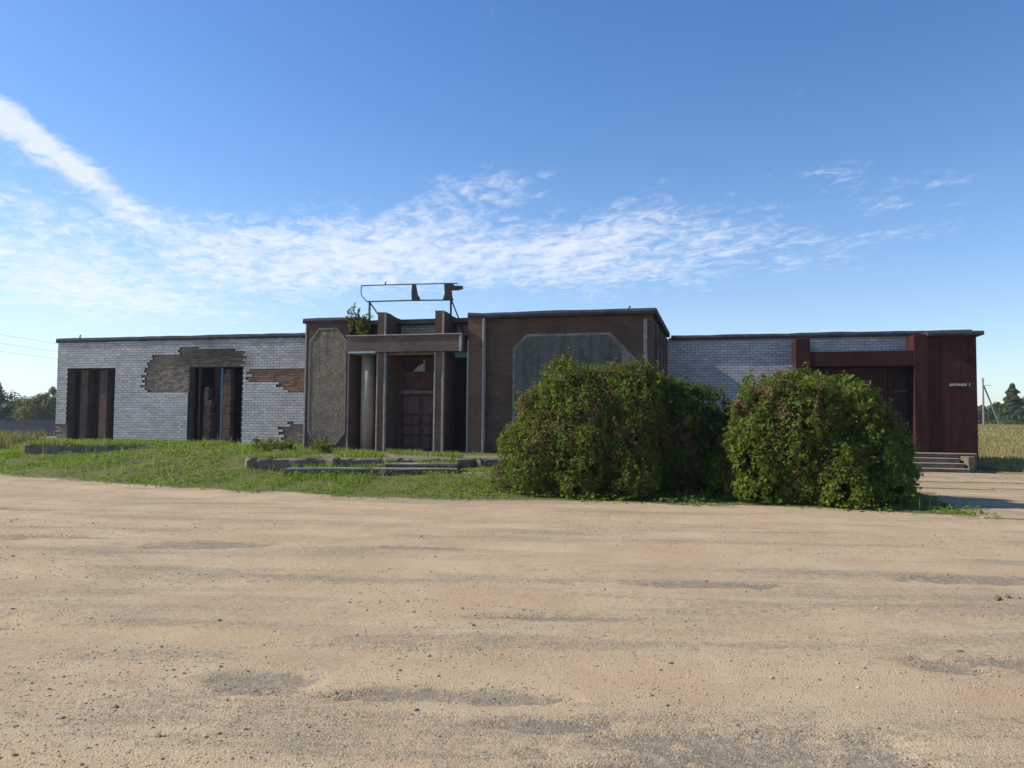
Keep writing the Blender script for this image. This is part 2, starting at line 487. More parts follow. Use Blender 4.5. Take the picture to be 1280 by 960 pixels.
# ------------------------------------------------------------------ mesh helpers
def mesh_np(name, verts, faces, mats, attrs=None, smooth=False, midx=None):
    me = bpy.data.meshes.new(name)
    verts = np.asarray(verts, np.float32); faces = np.asarray(faces, np.int32)
    k = faces.shape[1]
    me.vertices.add(len(verts)); me.vertices.foreach_set('co', verts.ravel())
    me.loops.add(faces.size); me.loops.foreach_set('vertex_index', faces.ravel())
    me.polygons.add(len(faces))
    me.polygons.foreach_set('loop_start', np.arange(0, faces.size, k, dtype=np.int32))
    me.polygons.foreach_set('loop_total', np.full(len(faces), k, np.int32))
    for m in ([mats] if isinstance(mats, str) else mats): me.materials.append(MAT[m])
    if midx is not None: me.polygons.foreach_set('material_index', np.asarray(midx, np.int32))
    for an, arr in (attrs or {}).items():
        a = me.attributes.new(an, 'FLOAT', 'POINT'); a.data.foreach_set('value', np.asarray(arr, np.float32))
    me.polygons.foreach_set('use_smooth', np.full(len(faces), bool(smooth)))
    me.update(calc_edges=True)
    me.validate()
    return me


BOXF = np.array([[0, 3, 2, 1], [4, 5, 6, 7], [0, 1, 5, 4], [1, 2, 6, 5], [2, 3, 7, 6], [3, 0, 4, 7]])


class MB:
    """collects polygons for ONE mesh"""
    def __init__(self): self.v = []; self.f = []

    def add(self, vs, fs):
        b = len(self.v)
        self.v += [tuple(map(float, p)) for p in vs]; self.f += [tuple(int(i) + b for i in f) for f in fs]

    def box(self, x0, x1, y0, y1, z0, z1):
        self.add([(x0, y0, z0), (x1, y0, z0), (x1, y1, z0), (x0, y1, z0),
                  (x0, y0, z1), (x1, y0, z1), (x1, y1, z1), (x0, y1, z1)], BOXF)

    def cbox(self, x0, x1, y0, y1, z0, z1, c=0.012):
        """box with chamfered edges"""
        c = min(c, (x1 - x0) / 3, (y1 - y0) / 3, (z1 - z0) / 3)
        vs = []; idx = {}
        X = (x0, x1); Y = (y0, y1); Z = (z0, z1)
        for i in (0, 1):
            for j in (0, 1):
                for k in (0, 1):
                    dx = c if i == 0 else -c; dy = c if j == 0 else -c; dz = c if k == 0 else -c
                    for a, p in enumerate(((X[i], Y[j] + dy, Z[k] + dz), (X[i] + dx, Y[j], Z[k] + dz), (X[i] + dx, Y[j] + dy, Z[k]))):
                        idx[(i, j, k, a)] = len(vs); vs.append(p)
        fs = []
        for s in (0, 1):
            fx = [idx[(s, 0, 0, 0)], idx[(s, 1, 0, 0)], idx[(s, 1, 1, 0)], idx[(s, 0, 1, 0)]]
            fy = [idx[(0, s, 0, 1)], idx[(0, s, 1, 1)], idx[(1, s, 1, 1)], idx[(1, s, 0, 1)]]
            fz = [idx[(0, 0, s, 2)], idx[(1, 0, s, 2)], idx[(1, 1, s, 2)], idx[(0, 1, s, 2)]]
            for q in (fx, fy, fz): fs.append(q if s else q[::-1])
        for i in (0, 1):
            for j in (0, 1):
                fs.append([idx[(i, j, 0, 0)], idx[(i, j, 0, 1)], idx[(i, j, 1, 1)], idx[(i, j, 1, 0)]])
                fs.append([idx[(i, 0, j, 0)], idx[(i, 0, j, 2)], idx[(i, 1, j, 2)], idx[(i, 1, j, 0)]])
                fs.append([idx[(0, i, j, 1)], idx[(0, i, j, 2)], idx[(1, i, j, 2)], idx[(1, i, j, 1)]])
                for k in (0, 1):
                    fs.append([idx[(i, j, k, 0)], idx[(i, j, k, 1)], idx[(i, j, k, 2)]])
        self.add(vs, fs)

    def prism(self, pts, y0, y1):
        """outline in x,z pushed from y0 to y1"""
        n = len(pts)
        self.add([(x, y0, z) for x, z in pts] + [(x, y1, z) for x, z in pts],
                 [tuple(range(n)), tuple(range(2 * n - 1, n - 1, -1))] +
                 [(i, i + n, (i + 1) % n + n, (i + 1) % n) for i in range(n)])

    def slab(self, pts, z0, z1):
        """outline in x,y between z0 and z1"""
        n = len(pts)
        self.add([(x, y, z0) for x, y in pts] + [(x, y, z1) for x, y in pts],
                 [tuple(range(n - 1, -1, -1)), tuple(range(n, 2 * n))] +
                 [(i, (i + 1) % n, (i + 1) % n + n, i + n) for i in range(n)])

    def tube(self, pts, rad, seg=6, cap=True):
        pts = [Vector(p) for p in pts]
        rad = rad if hasattr(rad, '__len__') else [rad] * len(pts)
        rings = []
        vs = []; fs = []
        for i, p in enumerate(pts):
            d = (pts[min(i + 1, len(pts) - 1)] - pts[max(i - 1, 0)]).normalized()
            a = d.cross(Vector((0, 0, 1)) if abs(d.z) < 0.9 else Vector((1, 0, 0))).normalized()
            b = d.cross(a)
            rings.append(len(vs))
            for k in range(seg):
                t = 2 * math.pi * k / seg
                vs.append(p + (a * math.cos(t) + b * math.sin(t)) * rad[i])
        for i in range(len(pts) - 1):
            for k in range(seg):
                fs.append((rings[i] + k, rings[i] + (k + 1) % seg, rings[i + 1] + (k + 1) % seg, rings[i + 1] + k))
        if cap:
            fs.append(tuple(range(seg))[::-1]); fs.append(tuple(rings[-1] + k for k in range(seg)))
        self.add(vs, fs)

    def build(self, name, mat, parent=None, smooth=False, off=(0, 0, 0)):
        me = bpy.data.meshes.new(name)
        me.from_pydata([(x - off[0], y - off[1], z - off[2]) for x, y, z in self.v], [], self.f)
        me.materials.append(MAT[mat])
        bm_fix(me)
        if smooth: me.polygons.foreach_set('use_smooth', [True] * len(me.polygons))
        me.update()
        return link(name, me, parent)


import bmesh


def bm_fix(me):
    bm = bmesh.new(); bm.from_mesh(me)
    bmesh.ops.recalc_face_normals(bm, faces=bm.faces)
    bm.to_mesh(me); bm.free()


def link(name, me, parent=None, loc=None, rot=None):
    o = bpy.data.objects.new(name, me); COL.objects.link(o)
    if parent is not None: o.parent = parent
    if loc is not None: o.location = loc
    if rot is not None: o.rotation_euler = rot
    return o


def tag(o, label=None, cat=None, group=None, kind=None):
    if label: o['label'] = label
    if cat: o['category'] = cat
    if group: o['group'] = group
    if kind: o['kind'] = kind
    return o


def empty(name, loc, rz=0.0):
    o = bpy.data.objects.new(name, None); COL.objects.link(o)
    o.empty_display_size = 0.3
    o.location = loc; o.rotation_euler = (0, 0, rz)
    return o


# ------------------------------------------------------------------ terrain
EDGE_U = [-60, -26, -18.45, -13.46, -9.77, -6.91, -3.92, -1.46, 1.44, 3.25, 4.84, 9, 16, 60]
EDGE_V = [26, 18.6, 16.33, 15.03, 14.32, 14.13, 14.62, 15.0, 14.95, 14.75, 14.5, 14.0, 13.4, 12]


def edge_v(u):
    u = np.asarray(u, float)
    return np.interp(u, EDGE_U, EDGE_V) + 0.22 * (fbm(u * 0.9, u * 0 + 3.3, 5, 4) - 0.5) * 2


def ground_z(x, y, fine=True):
    x = np.asarray(x, float); y = np.asarray(y, float)
    u, v = UV(x, y)
    d = v - edge_v(u)
    wl_ = 1 - ss(-6.2, -3.6, u)
    wa = 1 - ss(-19.6, -17.2, u)
    wb = 1 - ss(-11.9, -10.7, u)
    left = 0.17 * ss(0.1, 4.0, d) + (0.43 - 0.02 * wa) * (wa * (0.22 * ss(19.5, 22.5, v) + 0.78 * ss(23.3, 25.2, v)) + (1 - wa) * (wb * ss(15.9, 20.5, v) + (1 - wb) * ss(18.2, 23.0, v)))
    right = 0.06 * ss(0.1, 3, d) + 0.10 * ss(6, 14, d)
    pad = ss(3.6, 5.0, u)
    right = right * (1 - pad) + pad * (0.01 + 0.05 * ss(3, 12, d))
    near = wl_ * left + (1 - wl_) * right
    tx = ss(-12, 10, x)
    zl = 0.58 - 1.15 * ss(34, 80, y)
    zr = 0.15 + 1.30 * ss(32, 120, y)
    far = zl * (1 - tx) + zr * tx
    tf = ss(27, 40, y)
    z = near * (1 - tf) + far * tf
    if fine:
        amp = ss(0.2, 2, d)
        z = z + amp * 0.07 * (fbm(x * 0.7, y * 0.7, 21, 4) - 0.5) * (1 - 0.9 * pad * (1 - ss(27.2, 29, v)))
    z = np.where(d < 0.0, -0.10, z)
    z = np.where((d >= 0) & (d < 0.35), -0.10 + (z + 0.10) * ss(-0.05, 0.35, d), z)
    return z


def axis(segs):
    out = []
    for a, b, n in segs:
        out += list(np.linspace(a, b, n, endpoint=False))
    out.append(segs[-1][1])
    return np.array(out)


def grid(xs, ys):
    X, Y = np.meshgrid(xs, ys)
    nx, ny = len(xs), len(ys)
    i = np.arange(nx * ny).reshape(ny, nx)
    f = np.stack([i[:-1, :-1], i[:-1, 1:], i[1:, 1:], i[1:, :-1]], -1).reshape(-1, 4)
    return X.ravel(), Y.ravel(), f


xs = axis([(-2500, -400, 12), (-400, -60, 24), (-60, -24, 40), (-24, 20, 190), (20, 60, 50), (60, 400, 24), (400, 2500, 12)])
ys = axis([(-300, -20, 12), (-20, 11, 12), (11, 34, 110), (34, 130, 60), (130, 600, 24), (600, 3000, 12)])
X, Y, Fq = grid(xs, ys)
Z = ground_z(X, Y)
Uq, Vq = UV(X, Y)
dq = Vq - edge_v(Uq)
dry = np.clip(ss(27, 33, Y) + ss(11, 14, X) * ss(22, 26, Y), 0, 1) * (0.75 + 0.25 * fbm(X * 0.08, Y * 0.08, 3, 3))
bare = np.clip(1 - ss(0.05, 0.7, dq), 0, 1)
bare = np.maximum(bare, 0.9 * ss(0.54, 0.66, fbm(X * 0.55, Y * 0.8, 44, 4)) * ss(3, 6, dq) * (Uq < -5))
ground = link('ground', mesh_np('ground', np.stack([X, Y, Z], 1), Fq, 'soil', {'dry': dry, 'bare': bare}, True))
tag(ground, kind='structure')

# gravel yard: a fine sheet with ruts, worn hollows and grit
gx = axis([(-90, -15, 40), (-15, 15, 420), (15, 90, 40)])
gy = np.concatenate([np.linspace(-70, 2.4, 30, endpoint=False), 2.4 * (27 / 2.4) ** np.linspace(0, 1, 330)])
X, Y, Fq = grid(gx, gy)
Uq, Vq = UV(X, Y)


def yard_z(X, Y):
    Uq, Vq = UV(X, Y)
    rut = 0.05 * (fbm(Uq * 0.12, Vq * 0.9, 61, 3) - 0.5)
    mid = 0.035 * (fbm(X * 0.6, Y * 1.2, 62, 4) - 0.5)
    for k, (v0, sl) in enumerate(TRACKS):
        q = track_q(Uq, Vq, k, v0, sl)
        mid = mid - 0.022 * np.exp(-(q / 0.17) ** 2) + 0.016 * np.exp(-((q - 0.32) / 0.14) ** 2)
    small = 0.010 * (fbm(X * 7, Y * 7, 63, 3) - 0.5)
    return rut + mid + small


TRACKS = [(3.4, 0.16), (5.2, 0.10), (6.9, 0.10), (8.3, 0.20), (9.4, 0.03), (10.0, 0.20), (11.1, 0.03), (12.6, -0.05), (13.4, 0.02)]


def track_q(Uq, Vq, k, v0, sl):
    return Vq - v0 - sl * Uq - 0.006 * Uq ** 2 - 0.5 * (vnoise(Uq * 0.2, Uq * 0 + k, 66) - 0.5)


track = np.zeros_like(X)
for k, (v0, sl) in enumerate(TRACKS):
    q = track_q(Uq, Vq, k, v0, sl)
    track = np.maximum(track, np.exp(-(q / 0.30) ** 2) * (0.4 + 0.6 * vnoise(Uq * 0.35, Uq * 0 + 5 * k, 68)))
    track = track - 0.45 * np.exp(-((q - 0.48) / 0.14) ** 2) * vnoise(Uq * 0.5, Uq * 0 + 3 * k, 69)
HOLES = [(-6.6, 10.4, 1.7, 0.26), (-3.8, 9.8, 1.0, 0.30), (-0.9, 9.7, 1.1, 0.20), (-1.5, 4.7, 0.42, 0.20), (-0.35, 4.55, 0.75, 0.14),
         (0.25, 4.15, 0.5, 0.12), (1.25, 3.80, 1.1, 0.26), (0.65, 3.58, 0.6, 0.16), (2.9, 5.1, 0.36, 0.22), (3.6, 5.15, 0.7, 0.22), (-4.3, 6.0, 0.6, 0.25),
         (1.9, 7.6, 1.2, 0.2), (5.2, 8.0, 1.3, 0.25), (0.4, 6.3, 0.8, 0.12), (-8.8, 13.4, 1.4, 0.3)]
worn = np.zeros_like(X)
for hx, hy, a, b in HOLES:
    r = np.hypot((X - hx + 0.25 * (Y - hy)) / a, (Y - hy) / b) + 1.5 * (fbm(X * 2.2, Y * 4.5, 71, 5, 0.6) - 0.5)
    worn = np.maximum(worn, 1 - ss(0.55, 1.15, r))
Z = yard_z(X, Y) - 0.024 * ss(0.35, 0.6, worn + 0.5 * (fbm(X * 5, Y * 7, 77, 3) - 0.5))
dq = Vq - edge_v(Uq)
Z = Z - 0.5 * ss(0.5, 1.3, dq)
yard = link('gravel_yard', mesh_np('gravel_yard', np.stack([X, Y, Z], 1), Fq, 'gravel', {'worn': worn * (0.55 + 0.45 * fbm(X * 3, Y * 3, 72, 4)), 'track': track}, True))
tag(yard, kind='structure')

# ------------------------------------------------------------------ the building
B0 = (-9.0, 22.78)
LW, CW, RW = 25.9, 22.78, 29.3
FL = 0.55
bl = empty('abandoned_building', (*W(*B0), 0.0), -TH)
tag(bl, 'long abandoned single-storey building with white brick wings and a brown entrance block', 'building')
OFF = (B0[0], B0[1], 0)


def part(mb, name, mat, parent=None, smooth=False):
    """mesh in building coordinates (u, v, z)"""
    return mb.build(name, mat, parent or bl, smooth, OFF)


def one(name, mat, x0, x1, y0, y1, z0, z1, parent=None, c=0.0):
    m = MB()
    if c: m.cbox(x0, x1, y0, y1, z0, z1, c)
    else: m.box(x0, x1, y0, y1, z0, z1)
    return part(m, name, mat, parent)


# --- bricks
def cells(u0, u1, z0, z1, L, H, holes):
    out = []
    row = 0; z = z0
    while z < z1 - 1e-6:
        zt = min(z + H, z1)
        u = u0 - (L / 2 if row % 2 else 0)
        while u < u1:
            segs = [(max(u, u0), min(u + L, u1))]
            zm = (z + zt) / 2
            for hu0, hu1, hz0, hz1 in holes:
                if hz0 <= zm <= hz1:
                    n = []
                    for a, b in segs:
                        if b <= hu0 or a >= hu1: n.append((a, b)); continue
                        if a < hu0: n.append((a, hu0))
                        if b > hu1: n.append((hu1, b))
                    segs = n
            for a, b in segs:
                if b - a > 0.035: out.append((a, b, z, zt))
            u += L
        z = zt; row += 1
    return np.array(out)


def boxes_np(c, y0, y1, gap, sink=None):
    """many boxes from cells; y0 front (array or number), y1 back"""
    n = len(c)
    a = c[:, 0] + gap / 2; b = c[:, 1] - gap / 2; z0 = c[:, 2] + gap / 2; z1 = c[:, 3] - gap / 2
    y0 = np.broadcast_to(y0, (n,)); y1 = np.broadcast_to(y1, (n,))
    V = np.empty((n, 8, 3))
    for i, (xx, yy, zz) in enumerate([(a, y0, z0), (b, y0, z0), (b, y1, z0), (a, y1, z0), (a, y0, z1), (b, y0, z1), (b, y1, z1), (a, y1, z1)]):
        V[:, i, 0] = xx; V[:, i, 1] = yy; V[:, i, 2] = zz
    Fb = (np.arange(n)[:, None, None] * 8 + BOXF[None]).reshape(-1, 4)
    return V.reshape(-1, 3), Fb


def in_poly(poly, x, y):
    inside = np.zeros(len(x), bool)
    j = len(poly) - 1
    for i in range(len(poly)):
        xi, yi = poly[i]; xj, yj = poly[j]
        if yi != yj:
            c = ((yi > y) != (yj > y)) & (x < (xj - xi) * (y - yi) / (yj - yi) + xi)
            inside ^= c
        j = i
    return inside


VARIANTS = {}


def brick_variant(k):
    if k not in VARIANTS:
        v, f = boxes_np(np.array([[-0.13, 0.13, -0.05, 0.05]]), -0.05, 0.05, 0.013)
        VARIANTS[k] = mesh_np('brick', v, f, 'white_brick', {'tint': np.full(8, (k + 0.5) / 8), 'soot': np.zeros(8)})
    return VARIANTS[k]


def facing(wall, c, face, view, sootf, nmax=300):
    """white facing bricks of one wall: the largest in view singly, the rest joined, mortar recessed behind"""
    uc = (c[:, 0] + c[:, 1]) / 2; zc = (c[:, 2] + c[:, 3]) / 2
    n = len(c)
    soot = sootf(uc, zc)
    tint = np.clip(rng.normal(0.5, 0.22, n), 0, 1)
    tint = np.clip(tint + 0.7 * (fbm(uc * 0.7, zc * 1.1, 55, 4) - 0.5), 0, 1)
    proud = rng.normal(0, 0.0013, n)
    c = c + np.stack([rng.normal(0, .0022, n), rng.normal(0, .0022, n), rng.normal(0, .0016, n), rng.normal(0, .0016, n)], 1) * 1.0
    full = (np.abs(c[:, 1] - c[:, 0] - 0.26) < 0.012) & (np.abs(c[:, 3] - c[:, 2] - 0.10) < 0.008) & view(uc, zc) & (soot < 0.04)
    wx, wy = W(uc, face)
    dist = np.hypot(wx, wy); dist[~full] = 1e9
    order = np.argsort(dist)[:nmax]; order = order[dist[order] < 1e8]
    single = np.zeros(n, bool); single[order] = True
    for i in order:
        link('brick', brick_variant(int(tint[i] * 7.99)), wall,
             (uc[i] - B0[0], face + 0.05 + proud[i] - B0[1], zc[i]))
    r = ~single
    v, f = boxes_np(c[r], face + proud[r], face + 0.10, 0.013)
    me = mesh_np('brickwork', v - np.array(OFF), f, 'white_brick', {'tint': np.repeat(tint[r], 8), 'soot': np.repeat(soot[r], 8)})
    tag(link('brickwork', me, wall), kind='stuff')
    # the mortar bed: cells slightly overlapping, recessed by 9 mm
    cm = c.copy(); k = 0.0004
    v, f = boxes_np(cm, face + 0.010 + rng.uniform(0, 0.0006, n), face + 0.098, -k)
    me = mesh_np('mortar', v - np.array(OFF), f, 'mortar', {'soot': np.repeat(soot, 8)})
    link('mortar', me, wall)


# --- left wing
OP1 = (-25.95, -23.60, 0.0, 3.58)
OP2 = (-20.13, -17.69, 0.0, 3.58)
PATCH = [[(-22.2, 3.58), (-22.2, 2.80), (-21.75, 2.58), (-20.1, 2.58), (-20.1, 3.57), (-17.72, 3.57), (-17.72, 4.16),
          (-18.6, 4.28), (-20.58, 4.36), (-20.6, 4.12), (-21.75, 4.12), (-21.95, 3.62)],
         [(-17.3, 3.48), (-17.3, 2.98), (-15.95, 2.98), (-15.75, 2.58), (-13.0, 2.62), (-13.0, 3.48)],
         [(-15.85, 1.28), (-15.3, 1.42), (-13.0, 1.42), (-13.0, 0.3), (-15.9, 0.3)],
         [(-26.6, 1.28), (-26.02, 1.28), (-26.02, 0.3), (-26.6, 0.3)],
         [(-15.5, 4.45), (-13, 4.5), (-13, 4.2), (-15.3, 4.25)]]


def soot_left(u, z):
    d = np.hypot((u + 18.9) / 1.9, (z - 3.75) / 0.75)
    s = 0.62 * (1 - ss(0.45, 1.25, d + 0.5 * (fbm(u * 2.2, z * 3, 9, 3) - 0.5)))
    s2 = 0.55 * (1 - ss(0.1, 0.45, np.abs(u + 19.3) / 3.0)) * ss(3.5, 3.9, z) * fbm(u * 3, z * 5, 12, 3)
    s3 = 0.30 * ss(-17.9, -16.2, u) * ss(3.3, 4.4, z) * fbm(u * 1.5, z * 2, 14, 3)
    return np.clip(np.maximum(np.maximum(s, s2), s3), 0, 0.9)


lw_wall = MB()
def wall_with_holes(mb, u0, u1, v0, v1, z0, z1, holes):
    us = sorted(set([u0, u1] + [h[0] for h in holes] + [h[1] for h in holes]))
    for a, b in zip(us[:-1], us[1:]):
        hs = [h for h in holes if h[0] <= a + 1e-6 and h[1] >= b - 1e-6]
        if not hs: mb.box(a, b, v0, v1, z0, z1)
        else:
            h = hs[0]
            if h[2] > z0 + 1e-4: mb.box(a, b, v0, v1, z0, h[2])
            if h[3] < z1 - 1e-4: mb.box(a, b, v0, v1, h[3], z1)


wall_with_holes(lw_wall, -26.5, -13.2, LW + 0.10, LW + 0.42, 0.1, 4.62, [OP1, OP2])
lw_wall.box(-26.5, -26.1, LW + 0.42, 36, 0.1, 4.62)
lw_wall.box(-26.1, -13.2, 35.6, 36, 0.1, 4.62)
lwall = part(lw_wall, 'brick_wall', 'core_wall')
lwall['label'] = 'white brick wing wall with missing facing bricks and soot'
c = cells(-26.5, -13.2, 0.28, 4.68, 0.26, 0.10, [OP1, OP2])
uc = (c[:, 0] + c[:, 1]) / 2; zc = (c[:, 2] + c[:, 3]) / 2
gone = np.zeros(len(c), bool)
for p in PATCH[:4]: gone |= in_poly(p, uc, zc)
gone |= (rng.random(len(c)) < 0.0015)
# bricks bordering a damaged patch: some broken short
for p in PATCH[:4]:
    pc = np.array(p)
    near = ~gone & (in_poly(p, uc + 0.26, zc) | in_poly(p, uc - 0.26, zc) | in_poly(p, uc, zc + 0.1) | in_poly(p, uc, zc - 0.1))
    for i in np.where(near)[0]:
        q = rng.random()
        if q < 0.05: gone[i] = True
        elif q < 0.62:
            if in_poly(p, uc[i:i+1] + 0.26, zc[i:i+1])[0]: c[i, 1] -= rng.uniform(0.04, 0.17)
            elif in_poly(p, uc[i:i+1] - 0.26, zc[i:i+1])[0]: c[i, 0] += rng.uniform(0.04, 0.17)
c = c[~gone]
facing(lwall, c, LW, lambda u, z: (u < -15.15) & (z > 0.8), soot_left)
for k, p in enumerate(PATCH[:4]):
    p = np.array(p)
    cc = cells(p[:, 0].min() - 0.3, p[:, 0].max() + 0.3, p[:, 1].min() - 0.2, p[:, 1].max() + 0.2, 0.255, 0.077, [OP1, OP2])
    uu = (cc[:, 0] + cc[:, 1]) / 2; zz = (cc[:, 2] + cc[:, 3]) / 2
    grown = p + 0.22 * unit(p - p.mean(0))
    cc = cc[in_poly(grown, uu, zz) & (uu > -26.45) & (uu < -13.3)]
    uu = (cc[:, 0] + cc[:, 1]) / 2; zz = (cc[:, 2] + cc[:, 3]) / 2
    n = len(cc)
    v, f = boxes_np(cc, LW + (0.045, 0.02, 0.03, 0.03)[k] + rng.uniform(0, 0.03, n), LW + 0.12, 0.010)
    so = np.clip(soot_left(uu, zz), 0, 0.75) if k == 0 else np.zeros(n)
    me = mesh_np('core_bricks', v - np.array(OFF), f, ('core_brick', 'core_red', 'core_brick', 'core_brick')[k],
                 {'tint': np.repeat(np.clip(rng.normal(0.5, 0.25, n), 0, 1), 8), 'soot': np.repeat(so, 8)})
    tag(link('core_bricks', me, lwall), kind='stuff')

# opening with boards and two posts
bay = part((lambda m: (m.box(-25.95, -23.60, LW + 0.55, LW + 0.63, 0.3, 3.62), m)[1])(MB()), 'boarded_bay', 'dark_panel')
for k in range(9):
    a = -25.95 + k * 2.35 / 9
    one('board', 'dark_panel', a + 0.006, a + 2.35 / 9 - 0.006, LW + 0.515 + 0.008 * (k % 2), LW + 0.548, 0.45, 3.57, bay)
one('post', 'rust_post', -25.44, -25.08, LW + 0.16, LW + 0.515, 0.4, 3.575, bay, 0.012)
one('post', 'rust_post', -24.50, -24.12, LW + 0.16, LW + 0.515, 0.4, 3.575, bay, 0.012)
one('lintel', 'dark_panel', -25.95, -23.6, LW + 0.145, LW + 0.42, 3.50, 3.579, bay)

# burnt opening with broken mullions, dark room behind
bay = part((lambda m: (m.box(-20.13, -17.69, LW + 0.43, LW + 0.55, 0.3, 0.75), m)[1])(MB()), 'burnt_bay', 'dark_panel')
mb = MB()
z = 0.6
rr = np.random.default_rng(3)
while z < 2.75:
    w = 0.30 + rr.uniform(-0.05, 0.05) - (0.10 if z > 2.3 else 0)
    x = -19.50 + rr.uniform(-0.02, 0.02)
    mb.box(x, x + w, LW + 0.14 + rr.uniform(-0.015, 0.02), LW + 0.40, z, z + 0.088); z += 0.10
p = part(mb, 'broken_brick_mullion', 'rust_post', bay); p['label'] = 'ragged brick mullion with its top fallen away'
one('door_leaf', 'dark_red', -19.24, -18.78, LW + 0.42, LW + 0.47, 0.62, 3.56, bay)
mb = MB(); z = 0.6
while z < 3.5:
    w = 0.34 + rr.uniform(-0.02, 0.02); x = -18.66 + rr.uniform(-0.012, 0.012)
    if z > 3.25: x += 0.1; w -= 0.12
    mb.box(x, x + w, LW + 0.16 + rr.uniform(-0.008, 0.008), LW + 0.41, z, z + 0.089); z += 0.10
part(mb, 'brick_mullion', 'rust_post', bay)
one('jamb_post', 'metal_dark', -19.80, -19.72, LW + 0.2, LW + 0.36, 0.6, 3.57, bay, 0.006)
one('jamb_post', 'blue_paint', -18.80, -18.71, LW + 0.2, LW + 0.36, 0.6, 3.57, bay, 0.006)
one('jamb_post', 'metal_dark', -17.86, -17.78, LW + 0.2, LW + 0.36, 0.6, 3.57, bay, 0.006)
mb = MB(); mb.box(-20.3, -17.82, LW + 0.075, LW + 0.20, 3.585, 3.70)
part(mb, 'lintel', 'concrete_old', bay)

# floors inside
mb = MB(); mb.box(-26.1, -13.3, LW + 0.43, 35.6, 0.25, FL)
mb.box(-13.1, -2.0, 23.9, 35.6, 0.25, FL); mb.box(-1.8, 8.0, RW + 0.45, 35.6, 0.25, FL)
part(mb, 'floor_slab', 'interior')


def fascia(u0, u1, v0, v1, z0, z1, seed, name='roof_edge', du=0.45):
    """bitumen roof edge with an uneven upper and lower lip"""
    r = np.random.default_rng(seed)
    n = max(2, int((u1 - u0) / du))
    us = np.linspace(u0, u1, n + 1)
    zt = z1 + 0.018 * (fbm(us * 0.8, us * 0 + seed, seed, 3) - 0.5) * 2 + r.normal(0, 0.004, n + 1)
    zb = z0 + 0.012 * (fbm(us * 1.6, us * 0 + seed + 7, seed, 3) - 0.5) * 2 + r.normal(0, 0.005, n + 1)
    vf = v0 + r.normal(0, 0.006, n + 1)
    V = []
    for i in range(n + 1):
        V += [(us[i], vf[i], zb[i]), (us[i], vf[i] - 0.012, (zb[i] + zt[i]) / 2), (us[i], vf[i] + 0.02, zt[i]), (us[i], v1, zt[i] + 0.01), (us[i], v1, zb[i])]
    Fc = []
    for i in range(n):
        for k in range(5):
            a = i * 5 + k; b = i * 5 + (k + 1) % 5
            Fc.append((a, b, b + 5, a + 5))
    Fc += [(4, 3, 2, 1, 0), tuple(n * 5 + k for k in range(5))]
    m = MB(); m.add(V, Fc)
    return part(m, name, 'bitumen', roof)


# roof
mb = MB()
mb.box(-26.45, -13.25, LW + 0.25, 36.1, 4.63, 4.76)
mb.box(-13.15, -1.9, CW + 0.30, 36.1, 4.70, 4.84)
mb.box(-1.80, 8.45, RW + 0.25, 36.1, 4.63, 4.76)
roof = part(mb, 'roof', 'roof_felt')
fascia(-26.58, -13.25, LW - 0.035, LW + 0.24, 4.645, 4.83, 11)
fascia(-13.30, -11.25, CW - 0.05, CW + 0.29, 4.755, 4.915, 12)
fascia(-7.48, -1.72, CW - 0.245, CW + 0.29, 4.745, 4.905, 13)
fascia(-11.24, -7.49, 23.56, 23.95, 4.735, 4.89, 17)
fascia(-1.68, 8.36, RW - 0.14, RW + 0.24, 4.645, 4.82, 14)
fascia(6.75, 8.42, 28.16, RW - 0.15, 4.53, 4.675, 15)
# side eaves (run into depth): centre block right side, building ends
for (u, a, b, z0, z1, s) in ((-1.86, CW - 0.15, 29.15, 4.745, 4.905, 1), (8.40, RW + 0.25, 36.1, 4.645, 4.82, 1), (-26.5, LW + 0.25, 36.1, 4.645, 4.82, -1)):
    m = MB(); m.box(min(u - 0.3 * s, u + 0.14 * s), max(u - 0.3 * s, u + 0.14 * s), a + 0.31, b, z0, z1)
    part(m, 'roof_edge', 'bitumen', roof)
# bent stubs left of old roof fixtures
for (u, v, z, h) in ((-25.6, LW + 0.2, 4.83, 0.14), (-2.55, CW + 0.15, 4.90, 0.13)):
    m = MB(); m.tube([(u, v, z - 0.05), (u, v, z + h * 0.6), (u + 0.03, v, z + h)], [0.022, 0.03, 0.045], 6)
    part(m, 'roof_stub', 'metal_dark', roof)

# --- centre block
cen = MB()
cen.box(-13.2, -11.6, CW, CW + 0.4, 0.1, 4.76)                   # left of the portal
cen.box(-6.98, -1.86, CW, CW + 0.4, 0.1, 4.75)                   # right of the portal
cen.box(-13.2, -12.8, CW + 0.4, 35.8, 0.1, 4.70)                 # left flank
cen.box(-2.26, -1.86, CW + 0.4, 35.8, 0.1, 4.70)                 # right flank
cwall = part(cen, 'brick_wall', 'brown_brick')
cwall['label'] = 'dark brown brick walls of the entrance block'
# portal side returns and back wall
mb = MB()
mb.box(-12.75, -10.44, 23.60, 23.85, 0.3, 4.74)
mb.box(-8.2, -6.9, 24.6, 24.8, 0.3, 4.74)
mb.box(-10.17, -8.50, 23.66, 23.85, 3.62, 4.25)
part(mb, 'portal_wall', 'brown_brick')
mb = MB(); mb.box(-11.75, -11.60, CW + 0.402, 23.598, 0.3, 4.74); mb.box(-11.598, -11.585, CW + 0.012, 23.598, FL, 3.70); part(mb, 'portal_return', 'red_brick')
